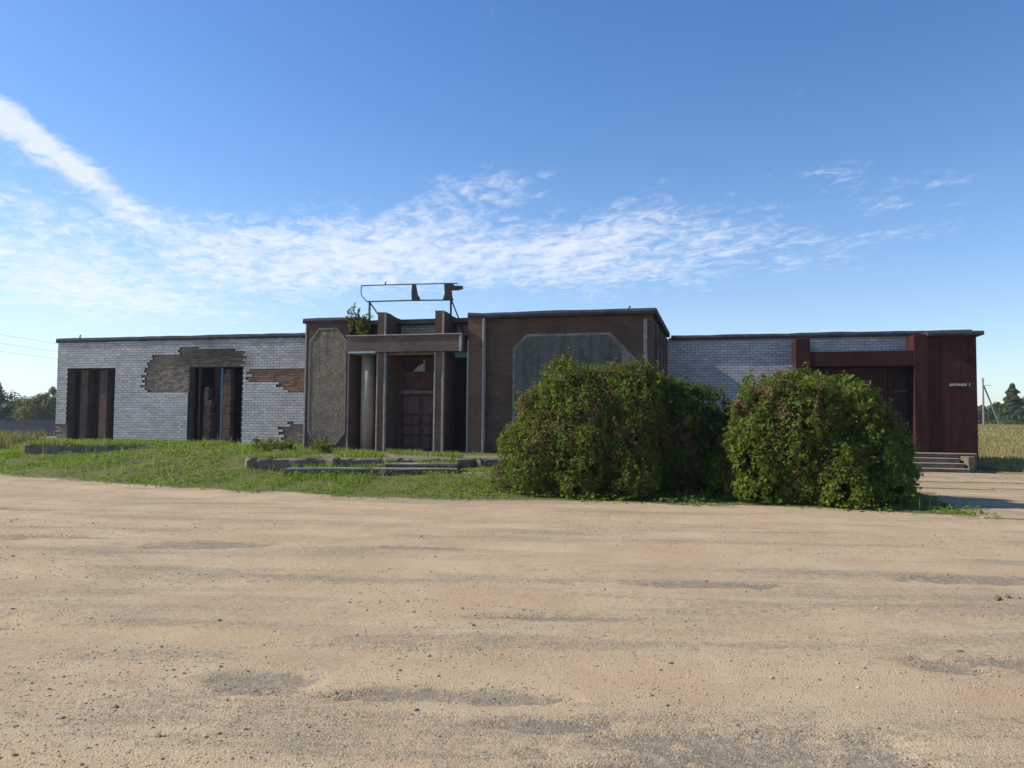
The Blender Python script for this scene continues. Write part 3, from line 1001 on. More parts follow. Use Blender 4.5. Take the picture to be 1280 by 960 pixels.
# pilaster between portal and right half
mb = MB(); mb.box(-7.47, -6.97, CW - 0.22, CW + 0.3, 0.1, 4.74); part(mb, 'pilaster', 'red_brick')
trims = [(-7.49, -7.44, CW - 0.245, CW - 0.05, 0.45, 4.08), (-6.995, -6.935, CW - 0.245, CW - 0.05, 0.45, 4.73),
         (-11.655, -11.605, CW - 0.014, CW + 0.05, FL, 3.72), (-13.215, -13.165, CW - 0.012, CW + 0.10, 0.3, 4.745),
         (-2.11, -2.0, CW - 0.014, CW + 0.05, 0.3, 4.62)]
for t in trims: one('edge_trim', 'pale_trim', *t, None, 0.008)
# right flank: flat pilasters and dark window slots
for v in (24.0, 25.6, 27.2, 28.6):
    one('flank_pilaster', 'beam_brick', -1.859, -1.78, v, v + 0.22, 0.3, 4.60, None, 0.01)
for v in (24.5, 26.1, 27.7):
    w = one('window', 'dark_panel', -1.862, -1.835, v, v + 0.8, 1.5, 4.1)
    one('pane', 'glass', -1.834, -1.826, v + 0.06, v + 0.74, 1.56, 4.04, w)

# white brick strip over the canopy
mb = MB(); mb.box(-10.16, -8.51, 23.70, 23.85, 4.26, 4.735); mb.box(-8.21, -7.42, 23.70, 23.85, 3.6, 4.735)
pw = part(mb, 'parapet_wall', 'core_wall')
c = np.concatenate([cells(-10.16, -8.51, 4.26, 4.735, 0.26, 0.095, []), cells(-8.21, -7.42, 3.7, 4.735, 0.26, 0.095, [])])
n = len(c)
tint = rng.uniform(0.15, 0.8, n)
for i in range(n):
    v, f = boxes_np(c[i:i + 1], 23.60, 23.70, 0.016)
    ctr = v.mean(0)
    me = mesh_np('brick', v - ctr, f, 'white_brick', {'tint': np.full(8, tint[i]), 'soot': np.full(8, 0.12)})
    link('brick', me, pw, tuple(ctr - np.array(OFF)))
v, f = boxes_np(c, 23.612 + rng.uniform(0, .0005, n), 23.70, -0.0004)
link('mortar', mesh_np('mortar', v - np.array(OFF), f, 'mortar', {'soot': np.zeros(n * 8)}), pw)

# deep fins, canopy beam
for (a, b) in ((-10.44, -10.17), (-8.50, -8.22)):
    m = MB()
    m.prism([(a, FL - 0.1), (b, FL - 0.1), (b, 3.715), (a, 3.715)], 22.42, 23.60)
    f_ = part(m, 'portal_pier', 'red_brick')
    one('edge_trim', 'pale_trim', a - 0.02, a + 0.03, 22.40, 22.52, FL, 3.71, f_, 0.008)
    one('edge_trim', 'pale_trim', b - 0.03, b + 0.02, 22.40, 22.52, FL, 3.71, f_, 0.008)
    m = MB()
    m.add([(a, 22.40, 4.262), (b, 22.40, 4.262), (b, 23.595, 4.262), (a, 23.595, 4.262),
           (a, 22.40, 5.00), (b, 22.40, 4.99), (b, 22.75, 4.985), (a, 22.75, 4.99), (b, 23.2, 4.93), (a, 23.2, 4.935), (b, 23.595, 4.92), (a, 23.595, 4.92)],
          [(0, 1, 5, 4), (1, 2, 10, 8, 6, 5), (4, 5, 6, 7), (7, 6, 8, 9), (9, 8, 10, 11), (2, 3, 11, 10), (3, 0, 4, 7, 9, 11), (0, 3, 2, 1)])
    fn = part(m, 'parapet_fin', 'brown_brick')
    one('edge_trim', 'pale_trim', b - 0.03, b + 0.012, 22.388, 22.45, 4.27, 4.97, fn, 0.006)
mb = MB(); mb.box(-11.46, -7.60, 22.30, 23.55, 3.72, 4.225)
can = part(mb, 'canopy', 'beam_brick')
one('coping', 'pale_trim', -11.49, -7.57, 22.27, 23.56, 4.228, 4.262, can, 0.008)
one('canopy_end_trim', 'pale_trim', -7.66, -7.58, 22.28, 22.36, 3.70, 4.226, can, 0.006)
one('soffit_panel', 'soffit', -11.45, -10.46, 22.36, 23.06, 3.69, 3.717, can)
one('lit_edge_strip', 'pale_blue', -11.40, -10.47, 22.285, 22.35, 3.685, 3.735, can, 0.006)  # lit lower edge of the canopy painted as a pale strip
one('lintel', 'concrete_old', -10.12, -8.55, 22.50, 22.62, 3.63, 3.716, can, 0.006)
one('side_lintel', 'blue_paint', -7.99, -7.46, 22.80, 23.05, 3.56, 3.74, None, 0.01)
# round plaster column
m = MB(); m.tube([(-11.17, 23.3, FL), (-11.17, 23.3, 3.715)], 0.225, 28)
part(m, 'column', 'column_plaster', None, True)
# doors
mb = MB(); mb.box(-10.16, -10.02, 23.40, 23.58, FL, 3.62); mb.box(-8.66, -8.51, 23.40, 23.58, FL, 3.62)
mb.box(-10.02, -8.66, 23.42, 23.56, 3.08, 3.16); mb.box(-10.02, -8.66, 23.40, 23.56, 2.42, 2.56); mb.box(-10.02, -8.66, 23.42, 23.56, 3.55, 3.62)
dr = part(mb, 'entrance_door', 'door_paint'); dr['label'] = 'dark maroon double door under a broken transom'
one('transom_bar', 'concrete_old', -10.05, -8.62, 23.375, 23.398, 2.43, 2.54, dr)
one('upper_panel', 'door_paint', -10.02, -8.66, 23.46, 23.52, 2.56, 3.08, dr)
one('mullion', 'pale_trim', -9.28, -9.23, 23.44, 23.50, 3.16, 3.55, dr)
m = MB(); m.prism([(-9.66, 3.17), (-9.29, 3.17), (-9.29, 3.42), (-9.45, 3.36)], 23.47, 23.476)
p = part(m, 'glass_shard', 'pale_blue', dr); p['label'] = 'pale shard of broken pane'
for (a, b) in ((-10.015, -9.345), (-9.335, -8.665)):
    lf = one('door_leaf', 'door_paint', a, b, 23.47, 23.52, FL, 2.415, dr)
    w = (b - a)
    for r_, (z0, z1) in enumerate(((0.68, 1.05), (1.12, 1.40), (1.47, 1.72), (1.80, 2.34))):
        for k in range(2):
            if r_ == 3 and k == 1: continue
            x0 = a + 0.07 + k * (w - 0.10) / 2; x1 = x0 + ((w - 0.10) / 2 - 0.04 if r_ < 3 else w - 0.14)
            one('door_panel', 'door_edge', x0, x1, 23.448, 23.469, z0, z1, lf, 0.012)
one('handle', 'metal_dark', -9.40, -9.375, 23.42, 23.47, 1.35, 1.65, dr, 0.004)
# alcove right of the portal: dark-coloured sheet stands in for the void's shade
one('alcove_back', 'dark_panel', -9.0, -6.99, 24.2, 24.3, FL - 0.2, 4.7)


def octagon(u0, u1, z0, z1, cu, cz):
    return [(u0 + cu, z0), (u1 - cu, z0), (u1, z0 + cz), (u1, z1 - cz), (u1 - cu, z1), (u0 + cu, z1), (u0, z1 - cz), (u0, z0 + cz)]


def ring(pts_o, pts_i, y0, y1):
    n = len(pts_o); m = MB()
    V = [(x, y0, z) for x, z in pts_o] + [(x, y0, z) for x, z in pts_i] + [(x, y1, z) for x, z in pts_o] + [(x, y1, z) for x, z in pts_i]
    Fc = []
    for i in range(n):
        j = (i + 1) % n
        Fc += [(i, j, n + j, n + i), (2 * n + i, 3 * n + i, 3 * n + j, 2 * n + j), (i, 2 * n + i, 2 * n + j, j), (n + i, n + j, 3 * n + j, 3 * n + i)]
    m.add(V, Fc)
    return m


o_ = octagon(-13.06, -11.70, 0.74, 4.58, 0.34, 0.42); i_ = octagon(-13.01, -11.75, 0.79, 4.53, 0.32, 0.40)
m = MB(); m.prism(i_, CW - 0.014, CW - 0.002); pan = part(m, 'pebbledash_panel', 'panel_dash')
pan['label'] = 'grey pebbledash panel with cut corners'
part(ring(o_, i_, CW - 0.026, CW - 0.002), 'panel_border', 'panel_trim', pan)
o_ = octagon(-6.08, -2.66, 0.9, 4.24, 0.42, 0.44); i_ = octagon(-6.01, -2.74, 0.97, 4.16, 0.39, 0.41)
m = MB(); m.prism(i_, CW - 0.016, CW - 0.002); pan = part(m, 'blue_grey_panel', 'panel_blue')
pan['label'] = 'wide blue-grey panel with cut corners behind the shrub'
part(ring(o_, i_, CW - 0.03, CW - 0.002), 'panel_border', 'panel_trim', pan)
m = MB()
m.add([(-2.655, CW - 0.085, 3.80), (-2.655, CW - 0.085, 1.2), (-2.12, CW - 0.004, 3.22), (-2.12, CW - 0.004, 1.2), (-2.655, CW - 0.004, 3.80), (-2.655, CW - 0.004, 1.2)],
      [(0, 1, 3, 2), (0, 2, 4), (1, 5, 3), (0, 4, 5, 1), (4, 2, 3, 5)])
p = part(m, 'splayed_border', 'panel_trim', pan)

# --- right wing
RH = [(3.1, 6.4, 0.0, 3.5)]
mb = MB()
wall_with_holes(mb, -1.86, 8.2, RW + 0.10, RW + 0.42, 0.1, 4.62, [(6.0, 6.45, FL, 3.4)])
mb.box(7.85, 8.2, RW + 0.43, 36, 0.1, 4.62); mb.box(-1.8, 7.84, 35.6, 36, 0.1, 4.62)
rwall = part(mb, 'brick_wall', 'core_wall'); rwall['label'] = 'white brick wall of the wing behind the shrubs'
c = cells(-1.86, 6.40, 0.28, 4.68, 0.26, 0.10, [(2.62, 6.40, 0, 3.58), (2.62, 3.12, 0, 4.5)])
facing(rwall, c, RW, lambda u, z: ((u > 3.1) & (z > 4.0)) | ((u < 2.6) & (z > 2.3)), lambda u, z: 0.10 * ss(3.9, 4.6, z) * fbm(u, z * 2, 31, 3))
# red porch
rp = empty('porch', (0, 0, 0)); rp.parent = bl; rp['label'] = 'dark red painted porch with beam and end block'
PF = 28.3


def rpart(name, mat, *b, c=0.012):
    return one(name, mat, *b, rp, c)


rpart('pillar', 'red_paint', 2.62, 3.10, PF, RW + 0.09, 0.1, 4.52)
rpart('beam', 'red_paint', 3.102, 6.36, PF + 0.02, PF + 0.62, 3.55, 4.06)
mb = MB(); mb.cbox(6.362, 6.78, PF, RW + 0.098, 0.1, 4.60, 0.01); part(mb, 'end_pier', 'red_paint', rp)
mb = MB(); mb.cbox(6.782, 8.24, PF + 0.05, RW + 0.098, 0.1, 4.525, 0.01); part(mb, 'end_block', 'red_paint', rp)
rpart('porch_ceiling', 'dark_red', 3.102, 6.36, PF + 0.63, RW + 0.09, 3.56, 3.66)
rpart('porch_back_wall', 'dark_red', 3.102, 5.72, RW + 0.02, RW + 0.09, FL, 3.55)
rpart('door_frame', 'dark_red', 5.74, 5.88, RW - 0.06, RW + 0.09, FL, 3.55)
rpart('porch_door', 'dark_panel', 5.885, 6.35, RW + 0.035, RW + 0.09, FL, 3.55)
rpart('door_rail', 'rust_post', 5.89, 6.345, RW + 0.005, RW + 0.03, 2.70, 2.76, c=0.004)
# painted street name on the end block
cu = bpy.data.curves.new('lettering', 'FONT'); cu.body = "школьная  1"; cu.size = 0.155; cu.extrude = 0.006
cu.align_x = 'LEFT'; cu.space_character = 0.98
to = bpy.data.objects.new('lettering', cu); COL.objects.link(to)
bpy.context.view_layer.update()
me = bpy.data.meshes.new_from_object(to.evaluated_get(bpy.context.evaluated_depsgraph_get()))
bpy.data.objects.remove(to)
xsv = np.array([v.co.x for v in me.vertices]); wtxt = xsv.max() - xsv.min()
me.materials.clear(); me.materials.append(MAT['letter_white'])
tx = link('lettering', me, rp, (7.42 - B0[0], PF + 0.042 - B0[1], 2.86), (R(90), 0, 0))
tx.scale = (0.60 / wtxt, 0.62 / 0.66, 1)
tx['label'] = 'small white street name and number on the red end block'
# porch steps
st = empty('concrete_steps', (*W(7.0, 27.0), 0.0), -TH)
tag(st, 'pale concrete steps climbing to the dark red porch', 'steps')
so_ = (7.0, 27.0, 0)
for k, (vf, z, ur) in enumerate(((27.02, 0.17, 7.60), (27.34, 0.32, 7.56), (27.66, 0.47, 7.50))):
    m = MB(); m.cbox(3.3, ur, vf, 28.0, z - 0.155 if k else 0.0, z, 0.015)
    m.build('step', 'concrete_old', st, False, so_)
    m = MB(); m.cbox(3.3, ur + 0.02, vf - 0.03, vf + 0.315, z + 0.002, z + 0.03, 0.008)
    m.build('tread', 'concrete', st, False, so_)
m = MB(); m.cbox(3.2, 8.10, 28.002, 28.29, 0.0, 0.61, 0.015); m.build('landing_base', 'concrete_old', st, False, so_)
m = MB(); m.cbox(3.2, 8.08, 27.93, 28.295, 0.612, 0.652, 0.01); m.build('landing', 'concrete', st, False, so_)
m = MB(); m.slab([(7.64, 27.25), (7.84, 27.35), (7.98, 27.998), (7.60, 27.998)], 0.0, 0.57); m.build('cheek_wall', 'concrete_old', st, False, so_)

# ------------------------------------------------------------------ terrace and steps of the entrance
def blockmesh(outline, z0, z1, seed, jag=0.03, sub=0.3):
    """slab with crumbled edge: outline in world x,y"""
    r = np.random.default_rng(seed)
    pts = []
    n = len(outline)
    for i in range(n):
        a = np.array(outline[i], float); b = np.array(outline[(i + 1) % n], float)
        k = max(1, int(np.linalg.norm(b - a) / sub))
        for j in range(k):
            pts.append(a + (b - a) * j / k + r.normal(0, jag, 2) * (1 if j else 0.5))
    pts = np.array(pts)
    N = len(pts); ctr = pts.mean(0)
    ins = pts + unit(ctr - pts) * (0.03 + r.gamma(1.2, 0.6 * max(jag, 0.01) + 0.008, (N, 1)))
    zt = z1 + r.normal(0, 0.006, N)
    V = [(x, y, z0) for x, y in pts] + [(x, y, z1 - 0.05 + r.normal(0, 0.012)) for x, y in pts] + [(ins[i][0], ins[i][1], zt[i]) for i in range(N)]
    Fc = [tuple(range(N - 1, -1, -1))]
    for i in range(N):
        j = (i + 1) % N
        Fc += [(i, j, N + j, N + i), (N + i, N + j, 2 * N + j, 2 * N + i)]
    Fc.append(tuple(2 * N + i for i in range(N)))
    m = MB(); m.add(V, Fc)
    return m


def wall_y(x):      # world y of the centre facade at world x
    return (CW - x * VX) / VY


terr = blockmesh([(-7.55, 22.0), (-6.9, 20.15), (-5.4, 20.35), (-3.0, 20.75), (0.55, 21.35), (1.2, wall_y(1.2) - 0.02), (-3, wall_y(-3) - 0.3), (-7.3, wall_y(-7.3) - 0.02)], 0.0, FL, 5, 0.07, 0.17)
to_ = terr.build('concrete_terrace', 'concrete_old')
tag(to_, 'crumbling concrete terrace in front of the maroon entrance door', 'terrace')
# fill behind between terrace and portal floor
m = MB(); m.box(-11.39, -7.48, 22.05, 23.9, 0.2, FL + 0.012)
part(m, 'portal_floor', 'concrete_old')
es = empty('entrance_steps', (-3.6, 20.2, 0.1), 0)
tag(es, 'two low sunken concrete steps overgrown with grass below the terrace', 'steps')
eo = (-3.6, 20.2, 0.1)
m = blockmesh([(-5.75, 19.55), (-1.42, 20.10), (-1.40, 20.65), (-5.7, 20.3)], 0.02, 0.285, 8, 0.012, 0.5)
m.build('step', 'concrete_old', es, False, eo)
m = blockmesh([(-5.80, 19.50), (-3.65, 19.79), (-3.67, 20.10), (-5.78, 19.84)], 0.289, 0.335, 18, 0.006, 0.6)
m.build('tread', 'concrete', es, False, eo)
m = blockmesh([(-3.63, 19.79), (-1.38, 20.07), (-1.38, 20.37), (-3.65, 20.10)], 0.289, 0.337, 19, 0.006, 0.6)
m.build('tread', 'concrete', es, False, eo)
m = blockmesh([(-3.6, 20.14), (-1.42, 20.42), (-1.42, 20.95), (-3.6, 20.66)], 0.05, 0.40, 9, 0.012, 0.5)
m.build('step', 'concrete_old', es, False, eo)
m = blockmesh([(-3.35, 20.14), (-1.40, 20.38), (-1.40, 20.68), (-3.35, 20.44)], 0.404, 0.448, 10, 0.006, 0.6)
m.build('tread', 'concrete', es, False, eo)

# apron slabs at the left wing
ap = empty('concrete_apron', (-15.2, 27.9, 0.3), 0)
tag(ap, 'low concrete apron with dark edge in front of the boarded opening', 'slab')
ao = (-15.2, 27.9, 0.3)
for k, (a, b) in enumerate(((-17.3, -15.9), (-15.88, -14.2), (-14.18, -12.5))):
    m = blockmesh([(a, 27.35 + 0.05 * k), (b, 27.42 + 0.05 * k), (b + 0.3, 29.3), (a + 0.3, 29.5)], 0.05, 0.60 - 0.012 * k, 30 + k, 0.035, 0.2)
    m.build('slab', 'concrete_old', ap, False, ao)


def chunk(name, x, y, z, s, seed, mat, squash=0.5):
    r = np.random.default_rng(seed)
    bm = bmesh.new(); bmesh.ops.create_icosphere(bm, subdivisions=2, radius=1.0)
    rot = Matrix.Rotation(r.uniform(0, 6.28), 3, 'Z')
    pl = [unit(r.normal(0, 1, 3)) for _ in range(9)]; ds = r.uniform(0.55, 0.85, 9)
    for v in bm.verts:
        p = np.array(v.co)
        for nrm, d in zip(pl, ds):
            e = p @ nrm
            if e > d: p = p - nrm * (e - d)
        p = p * (1 + r.normal(0, 0.02)) * np.array([s * 1.3, s * 0.9, s * squash])
        v.co = rot @ Vector(p)
    me = bpy.data.meshes.new(name); bm.to_mesh(me); bm.free(); me.materials.append(MAT[mat])
    return link(name, me, None, (x, y, z))


for k, (px, py, s) in enumerate(((-14.6, 28.9, 0.22), (-14.1, 28.6, 0.15), (-13.5, 28.9, 0.30), (-13.1, 28.5, 0.17), (-12.7, 28.9, 0.20), (-13.9, 29.2, 0.16), (-12.2, 28.5, 0.12), (-15.1, 28.7, 0.11))):
    zt = 0.60 - 0.012 * (0 if px < -15.9 else 1 if px < -14.2 else 2)
    if px > -12.4: zt = float(ground_z(px, py))
    o = chunk('rubble_piece', px, py, zt + s * 0.16, s, 100 + k, 'rubble', 0.38)
    tag(o, 'largest pale lump of broken concrete on the apron' if s == 0.30 else 'pale lump of broken concrete lying by the apron of the white brick wing', 'rubble', 'rubble on the apron')

# ------------------------------------------------------------------ paved pad on the right
pv = empty('pavement', (*W(8.5, 20.5), 0), -TH); tag(pv, kind='structure')
po = (8.5, 20.5, 0)
rr = np.random.default_rng(12)
for i in range(6):
    for j in range(6):
        u0 = 4.35 + i * 2.02; v0 = 14.75 + j * 2.02 + (0.25 if i % 2 else 0)
        if v0 > 26.7: continue
        m = MB()
        cx, cy = u0 + 1, v0 + 1
        z = float(ground_z(*W(cx, cy), fine=False)) + 0.018
        m.add([(u0 + rr.normal(0, .002) + dx * (2.02 - 0.008), v0 + rr.normal(0, .002) + dy * min(2.02 - 0.008, 26.95 - v0), z + rr.normal(0, 0.002) - (0.12 if k == 0 else 0))
               for k in (0, 1) for dx, dy in ((0, 0), (1, 0), (1, 1), (0, 1))], BOXF)
        m.build('paving_slab', 'gravel', pv, False, po)


# ------------------------------------------------------------------ foliage
def leaves(name, C, D, N, L, Wd, tint, mat, fold=0.18):
    """leaf faces: centre, direction along the leaf, normal, length, width"""
    D = unit(D); S = unit(np.cross(N, D)); N2 = np.cross(D, S)
    L = L[:, None]; Wd = Wd[:, None]
    n = len(C)
    V = np.empty((n, 4, 3))
    V[:, 0] = C - D * L * 0.5
    V[:, 1] = C + S * Wd * 0.5 + N2 * Wd * fold - D * L * 0.05
    V[:, 2] = C + D * L * 0.5 - N2 * Wd * fold * 0.6
    V[:, 3] = C - S * Wd * 0.5 + N2 * Wd * fold - D * L * 0.05
    b = np.arange(n)[:, None] * 4
    Fc = np.concatenate([b + np.array([[0, 1, 2]]), b + np.array([[0, 2, 3]])], 1).reshape(-1, 3)
    return mesh_np(name, V.reshape(-1, 3), Fc, mat, {'tint': np.repeat(tint, 4)})


def shrub(name, label, bx, by, bz, rx, ry, h, seed, nclump, per, brown=0.15, lsize=0.066, lean=(0, 0), mat='bush_leaf', cat='shrub', group=None, tone=0.42, prof=2.3, lobes=16, shoots=40, slope=0.0):
    """shrub of many overlapping mounds: leaf clumps sit on the mounds' outer sides, shoots stand out"""
    r = np.random.default_rng(seed)
    root = empty(name, (bx, by, bz))
    tag(root, label, cat, group)
    # mounds
    LC = []; LR = []
    for k in range(lobes):
        a = 2 * math.pi * (k * 0.618) + r.normal(0, 0.25)
        q = math.sqrt((k + 0.5) / lobes)
        x = math.cos(a) * rx * 0.82 * q; y = math.sin(a) * ry * 0.76 * q
        topz = h * (max(0.0, 1 - q ** prof * 0.50)) * r.uniform(0.86, 1.04) * (1 - slope * x / rx)
        rad = r.uniform(0.24, 0.36) * min(rx, ry) + 0.05
        z = max(topz - rad, rad * 0.7)
        LC.append((x + lean[0] * z / h, y + lean[1] * z / h, z)); LR.append((rad, rad, rad * r.uniform(0.85, 1.15)))
        while z > rad * 1.2:                       # lower mounds of the same stem, slightly outward
            z -= rad * r.uniform(0.9, 1.4)
            o = 1.0 + 0.22 * q * (1 - z / h)
            rr2 = rad * r.uniform(0.8, 1.1)
            LC.append((x * o + r.normal(0, 0.06), y * o + r.normal(0, 0.06), max(z, 0.15))); LR.append((rr2, rr2, rr2))
    LC = np.array(LC); LR = np.array(LR)
    # clump centres on mound surfaces
    m = nclump * 5
    li = r.integers(0, len(LC), m)
    dr = unit(r.normal(0, 1, (m, 3)) + np.array([0, 0, 0.25]))
    P = LC[li] + dr * LR[li] * r.uniform(0.82, 1.08, (m, 1))
    inside = np.zeros(m, bool)
    for c_, r_ in zip(LC, LR):
        inside |= (((P - c_) / (r_ * 0.80)) ** 2).sum(1) < 1
    ok = (~inside | (r.random(m) < 0.06)) & (P[:, 2] > 0.06)
    P, dr, li = P[ok][:nclump], dr[ok][:nclump], li[ok][:nclump]
    nclump = len(P)
    sz = min(rx, ry)
    cr = r.uniform(0.06, 0.17, nclump) * (0.5 + 0.5 * min(1, sz))
    lt = r.normal(0, 0.10, len(LC))
    ctint = np.clip(tone + lt[li] + r.normal(0, 0.08, nclump), 0.05, 0.70)
    lb = r.random(len(LC)) < brown
    isb = np.where(lb[li], r.random(nclump) < 0.62, r.random(nclump) < brown * 0.25)
    ctint = np.where(isb, r.uniform(0.76, 0.96, nclump), ctint)
    # shoots that stand out of the outline
    hi = np.argsort(-(P[:, 2] / h + 0.5 * np.hypot(P[:, 0] / rx, P[:, 1] / ry)) + r.normal(0, 0.25, nclump))[:shoots]
    sc_, st_, sd_, mb = [], [], [], MB()
    for i in hi:
        ln = r.uniform(0.10, 0.34) * (0.4 + 0.6 * min(1, sz))
        dv = unit(dr[i] * 0.7 + np.array([0, 0, 0.9]) + r.normal(0, 0.25, 3))
        for t_ in np.arange(0.0, ln, 0.018):
            sc_.append(P[i] + dv * t_ + r.normal(0, 0.022, 3)); st_.append(ctint[i] + 0.08); sd_.append(dv)
        mb.tube([P[i] - dv * 0.1, P[i] + dv * ln], [0.006, 0.002], 4)
    cnt = np.maximum(8, (per * (cr / 0.12) ** 2).astype(int))
    idx = np.repeat(np.arange(nclump), cnt); n = len(idx)
    off = unit(r.normal(0, 1, (n, 3))) * (r.random((n, 1)) ** 0.5)
    C = P[idx] + off * cr[idx][:, None] * np.array([1, 1, 1.25])
    N = unit(dr[idx] * 0.8 + np.array([0, 0, 0.5]) + r.normal(0, 0.55, (n, 3)) + off * 0.4)
    tint = np.clip(ctint[idx] + r.normal(0, 0.09, n), 0, 1)
    tint = np.where((~isb[idx]) & (tint > 0.73), 0.71, tint)
    if sc_:
        k = len(sc_); C = np.concatenate([C, np.array(sc_)])
        N = np.concatenate([N, unit(np.array(sd_) * 0.4 + r.normal(0, 0.7, (k, 3)))]); tint = np.concatenate([tint, np.clip(np.array(st_), 0, 0.95)])
    D = unit(np.cross(N, r.normal(0, 1, N.shape)) + np.array([0, 0, -0.35]))
    keep = C[:, 2] > 0.03
    C, N, D, tint = C[keep], N[keep], D[keep], tint[keep]
    n = len(C)
    L = lsize * np.exp(r.normal(-0.10, 0.42, n))
    me = leaves('foliage', C, D, N, L, L * r.uniform(0.5, 0.8, n), tint, mat)
    link('foliage', me, root)
    for i in range(min(60, 3 * lobes)):
        e = LC[r.integers(0, len(LC))] + r.normal(0, 0.08, 3) * sz
        a = np.array([r.uniform(-0.35, 0.35) * rx, r.uniform(-0.35, 0.35) * ry, -0.05])
        m_ = a * 0.4 + e * 0.6 + np.array([0, 0, 0.10 * h]); m1 = a * 0.8 + m_ * 0.2 + np.array([0, 0, 0.12 * h])
        mb.tube([a, m1, m_, e], [0.022 * min(1, h), 0.017 * min(1, h), 0.011 * min(1, h), 0.004], 5)
    tag(mb.build('branches', 'bark', root), kind='stuff')
    return root


shrub('large_shrub', 'broad rounded green shrub with brown seed heads, beside the entrance terrace', 1.98, 17.2, 0.03, 2.06, 1.60, 2.98, 21, 4200, 24, 0.22, 0.060, tone=0.57, prof=4.2, lobes=26, shoots=120)
shrub('shade_toned_shrub', 'shrub with shade put into its dark leaf colour, squeezed between the two big shrubs, under the white brick wall', 3.95, 17.3, 0.03, 1.35, 1.25, 2.70, 22, 2000, 24, 0.10, 0.058, tone=0.30, prof=2.6, lobes=13, shoots=60, slope=0.18)  # low tone puts the shade between the big shrubs into the leaf colour
shrub('large_shrub', 'wide green shrub sloping down towards the red porch, casting shade on paving', 6.36, 16.1, 0.03, 1.95, 1.52, 2.54, 33, 4200, 24, 0.22, 0.064, tone=0.58, prof=4.8, lobes=28, shoots=120, slope=0.13)
shrub('brown_tipped_shrub', 'small olive shrub rising behind the sloping shrub before the red pillar', 5.95, 18.0, 0.05, 0.95, 0.8, 2.85, 24, 600, 22, 0.4, 0.06, tone=0.40, prof=2.0, lobes=8, shoots=40)

# sapling on the canopy
sx, sy = W(-11.15, 22.75)
shrub('canopy_sapling', 'young leafy sapling growing on top of the entrance canopy', sx, sy, 4.262, 0.30, 0.26, 1.12, 31, 70, 8, 0.0, 0.075, lean=(-0.34, 0), tone=0.66, cat='sapling', lobes=7, shoots=14)

# weeds by the terrace and walls
for k, (x, y, h, s) in enumerate(((-7.5, 23.5, 0.34, 0.42), (-6.0, 24.05, 0.46, 0.26), (-6.9, 23.4, 0.24, 0.35), (-5.75, 23.5, 0.2, 0.25))):
    zb = FL if x > -7.3 else float(ground_z(x, y))
    shrub('weed_clump', ('wide weed clump at the outer corner of the entrance block', 'tallest weed clump, against the pale edge of the pebbledash panel', 'weed clump on the terrace below the middle of the pebbledash panel', 'smallest weed tuft on the terrace near the portal')[k], x, y, zb, s, s, h, 200 + k, 60, 10, 0.0, 0.06, tone=0.62, lobes=7, shoots=16, cat='weeds', group='weeds below the pebbledash panel')


# grass
def blades(name, X, Y, Z, H, Wd, tint, mat, seed, lean=0.35, label=None, tris=True):
    r = np.random.default_rng(seed); n = len(X)
    a = r.uniform(0, 2 * math.pi, n); S = np.stack([np.cos(a), np.sin(a), np.zeros(n)], 1) * Wd[:, None] * 0.5
    b = r.uniform(0, 2 * math.pi, n); ln = np.abs(r.normal(0, lean, n)) * H
    B = np.stack([np.cos(b) * ln, np.sin(b) * ln, np.zeros(n)], 1)
    P = np.stack([X, Y, Z - 0.02], 1)
    up = np.zeros((n, 3)); up[:, 2] = H
    V = np.empty((n, 5, 3))
    V[:, 0] = P - S; V[:, 1] = P + S
    mid = P + up * 0.58 + B * 0.35
    V[:, 2] = mid + S * 0.75; V[:, 3] = mid - S * 0.75
    V[:, 4] = P + up * (1 - 0.35 * (ln / np.maximum(H, 1e-3))[:, None] ** 2) + B
    k = np.arange(n)[:, None] * 5
    Fc = np.concatenate([k + np.array([[0, 1, 2]]), k + np.array([[0, 2, 3]]), k + np.array([[3, 2, 4]])], 1).reshape(-1, 3)
    me = mesh_np(name, V.reshape(-1, 3), Fc, mat, {'tint': np.repeat(np.clip(tint, 0, 1), 5)})
    o = link(name, me); tag(o, label, 'grass', None, 'stuff')
    return o


def in_block(x, y):
    """inside any slab, step or wall, so nothing grows through"""
    u, v = UV(x, y)
    m = (v > CW - 0.3) & (u > -13.25)
    m |= (v > LW - 0.06)
    t = 20.15 + (x + 6.9) * 0.161
    m |= (x > -7.3) & (x < 1.0) & (y > t + 0.15)
    m |= (x > -17.3) & (x < -12.4) & (y > 27.45) & (y < 29.3)
    m |= (x > -5.7) & (x < -1.5) & (y > 19.6 + (x + 5.7) * 0.129) & (y < 21)
    return m


r = np.random.default_rng(5)
N_ = 330000
u = r.uniform(-33, 5.2, N_); v = r.uniform(13.8, 27.5, N_)
x, y = W(u, v)
d = v - edge_v(u)
dn = fbm(x * 0.9, y * 0.9, 81, 4)
keep = (d > 0.05) & ~in_block(x, y)
keep &= r.random(N_) < np.clip(0.15 + 0.5 * (u > -4.2) + 1.0 * ss(0.0, 0.9, d), 0, 1) * np.clip(0.35 + 1.6 * (dn - 0.25), 0.15, 1)
keep &= ~((u > -4.2) & (v > 19.5))                               # shaded ground behind the shrubs
bare_f = ss(0.54, 0.66, fbm(x * 0.55, y * 0.8, 44, 4)) * ss(3, 6, d) * (u < -5)
keep &= r.random(N_) > bare_f * 0.8
keep &= ~((u > 3.8) & (d > 0.45))
x, y, u, v, d, dn = x[keep], y[keep], u[keep], v[keep], d[keep], dn[keep]
tall = ss(0.45, 0.75, fbm(x * 0.45, y * 0.45, 82, 3))
H = (0.035 + 0.06 * ss(0, 1.6, d) + 0.15 * tall * ss(1, 3, d)) * r.uniform(0.6, 1.35, len(x))
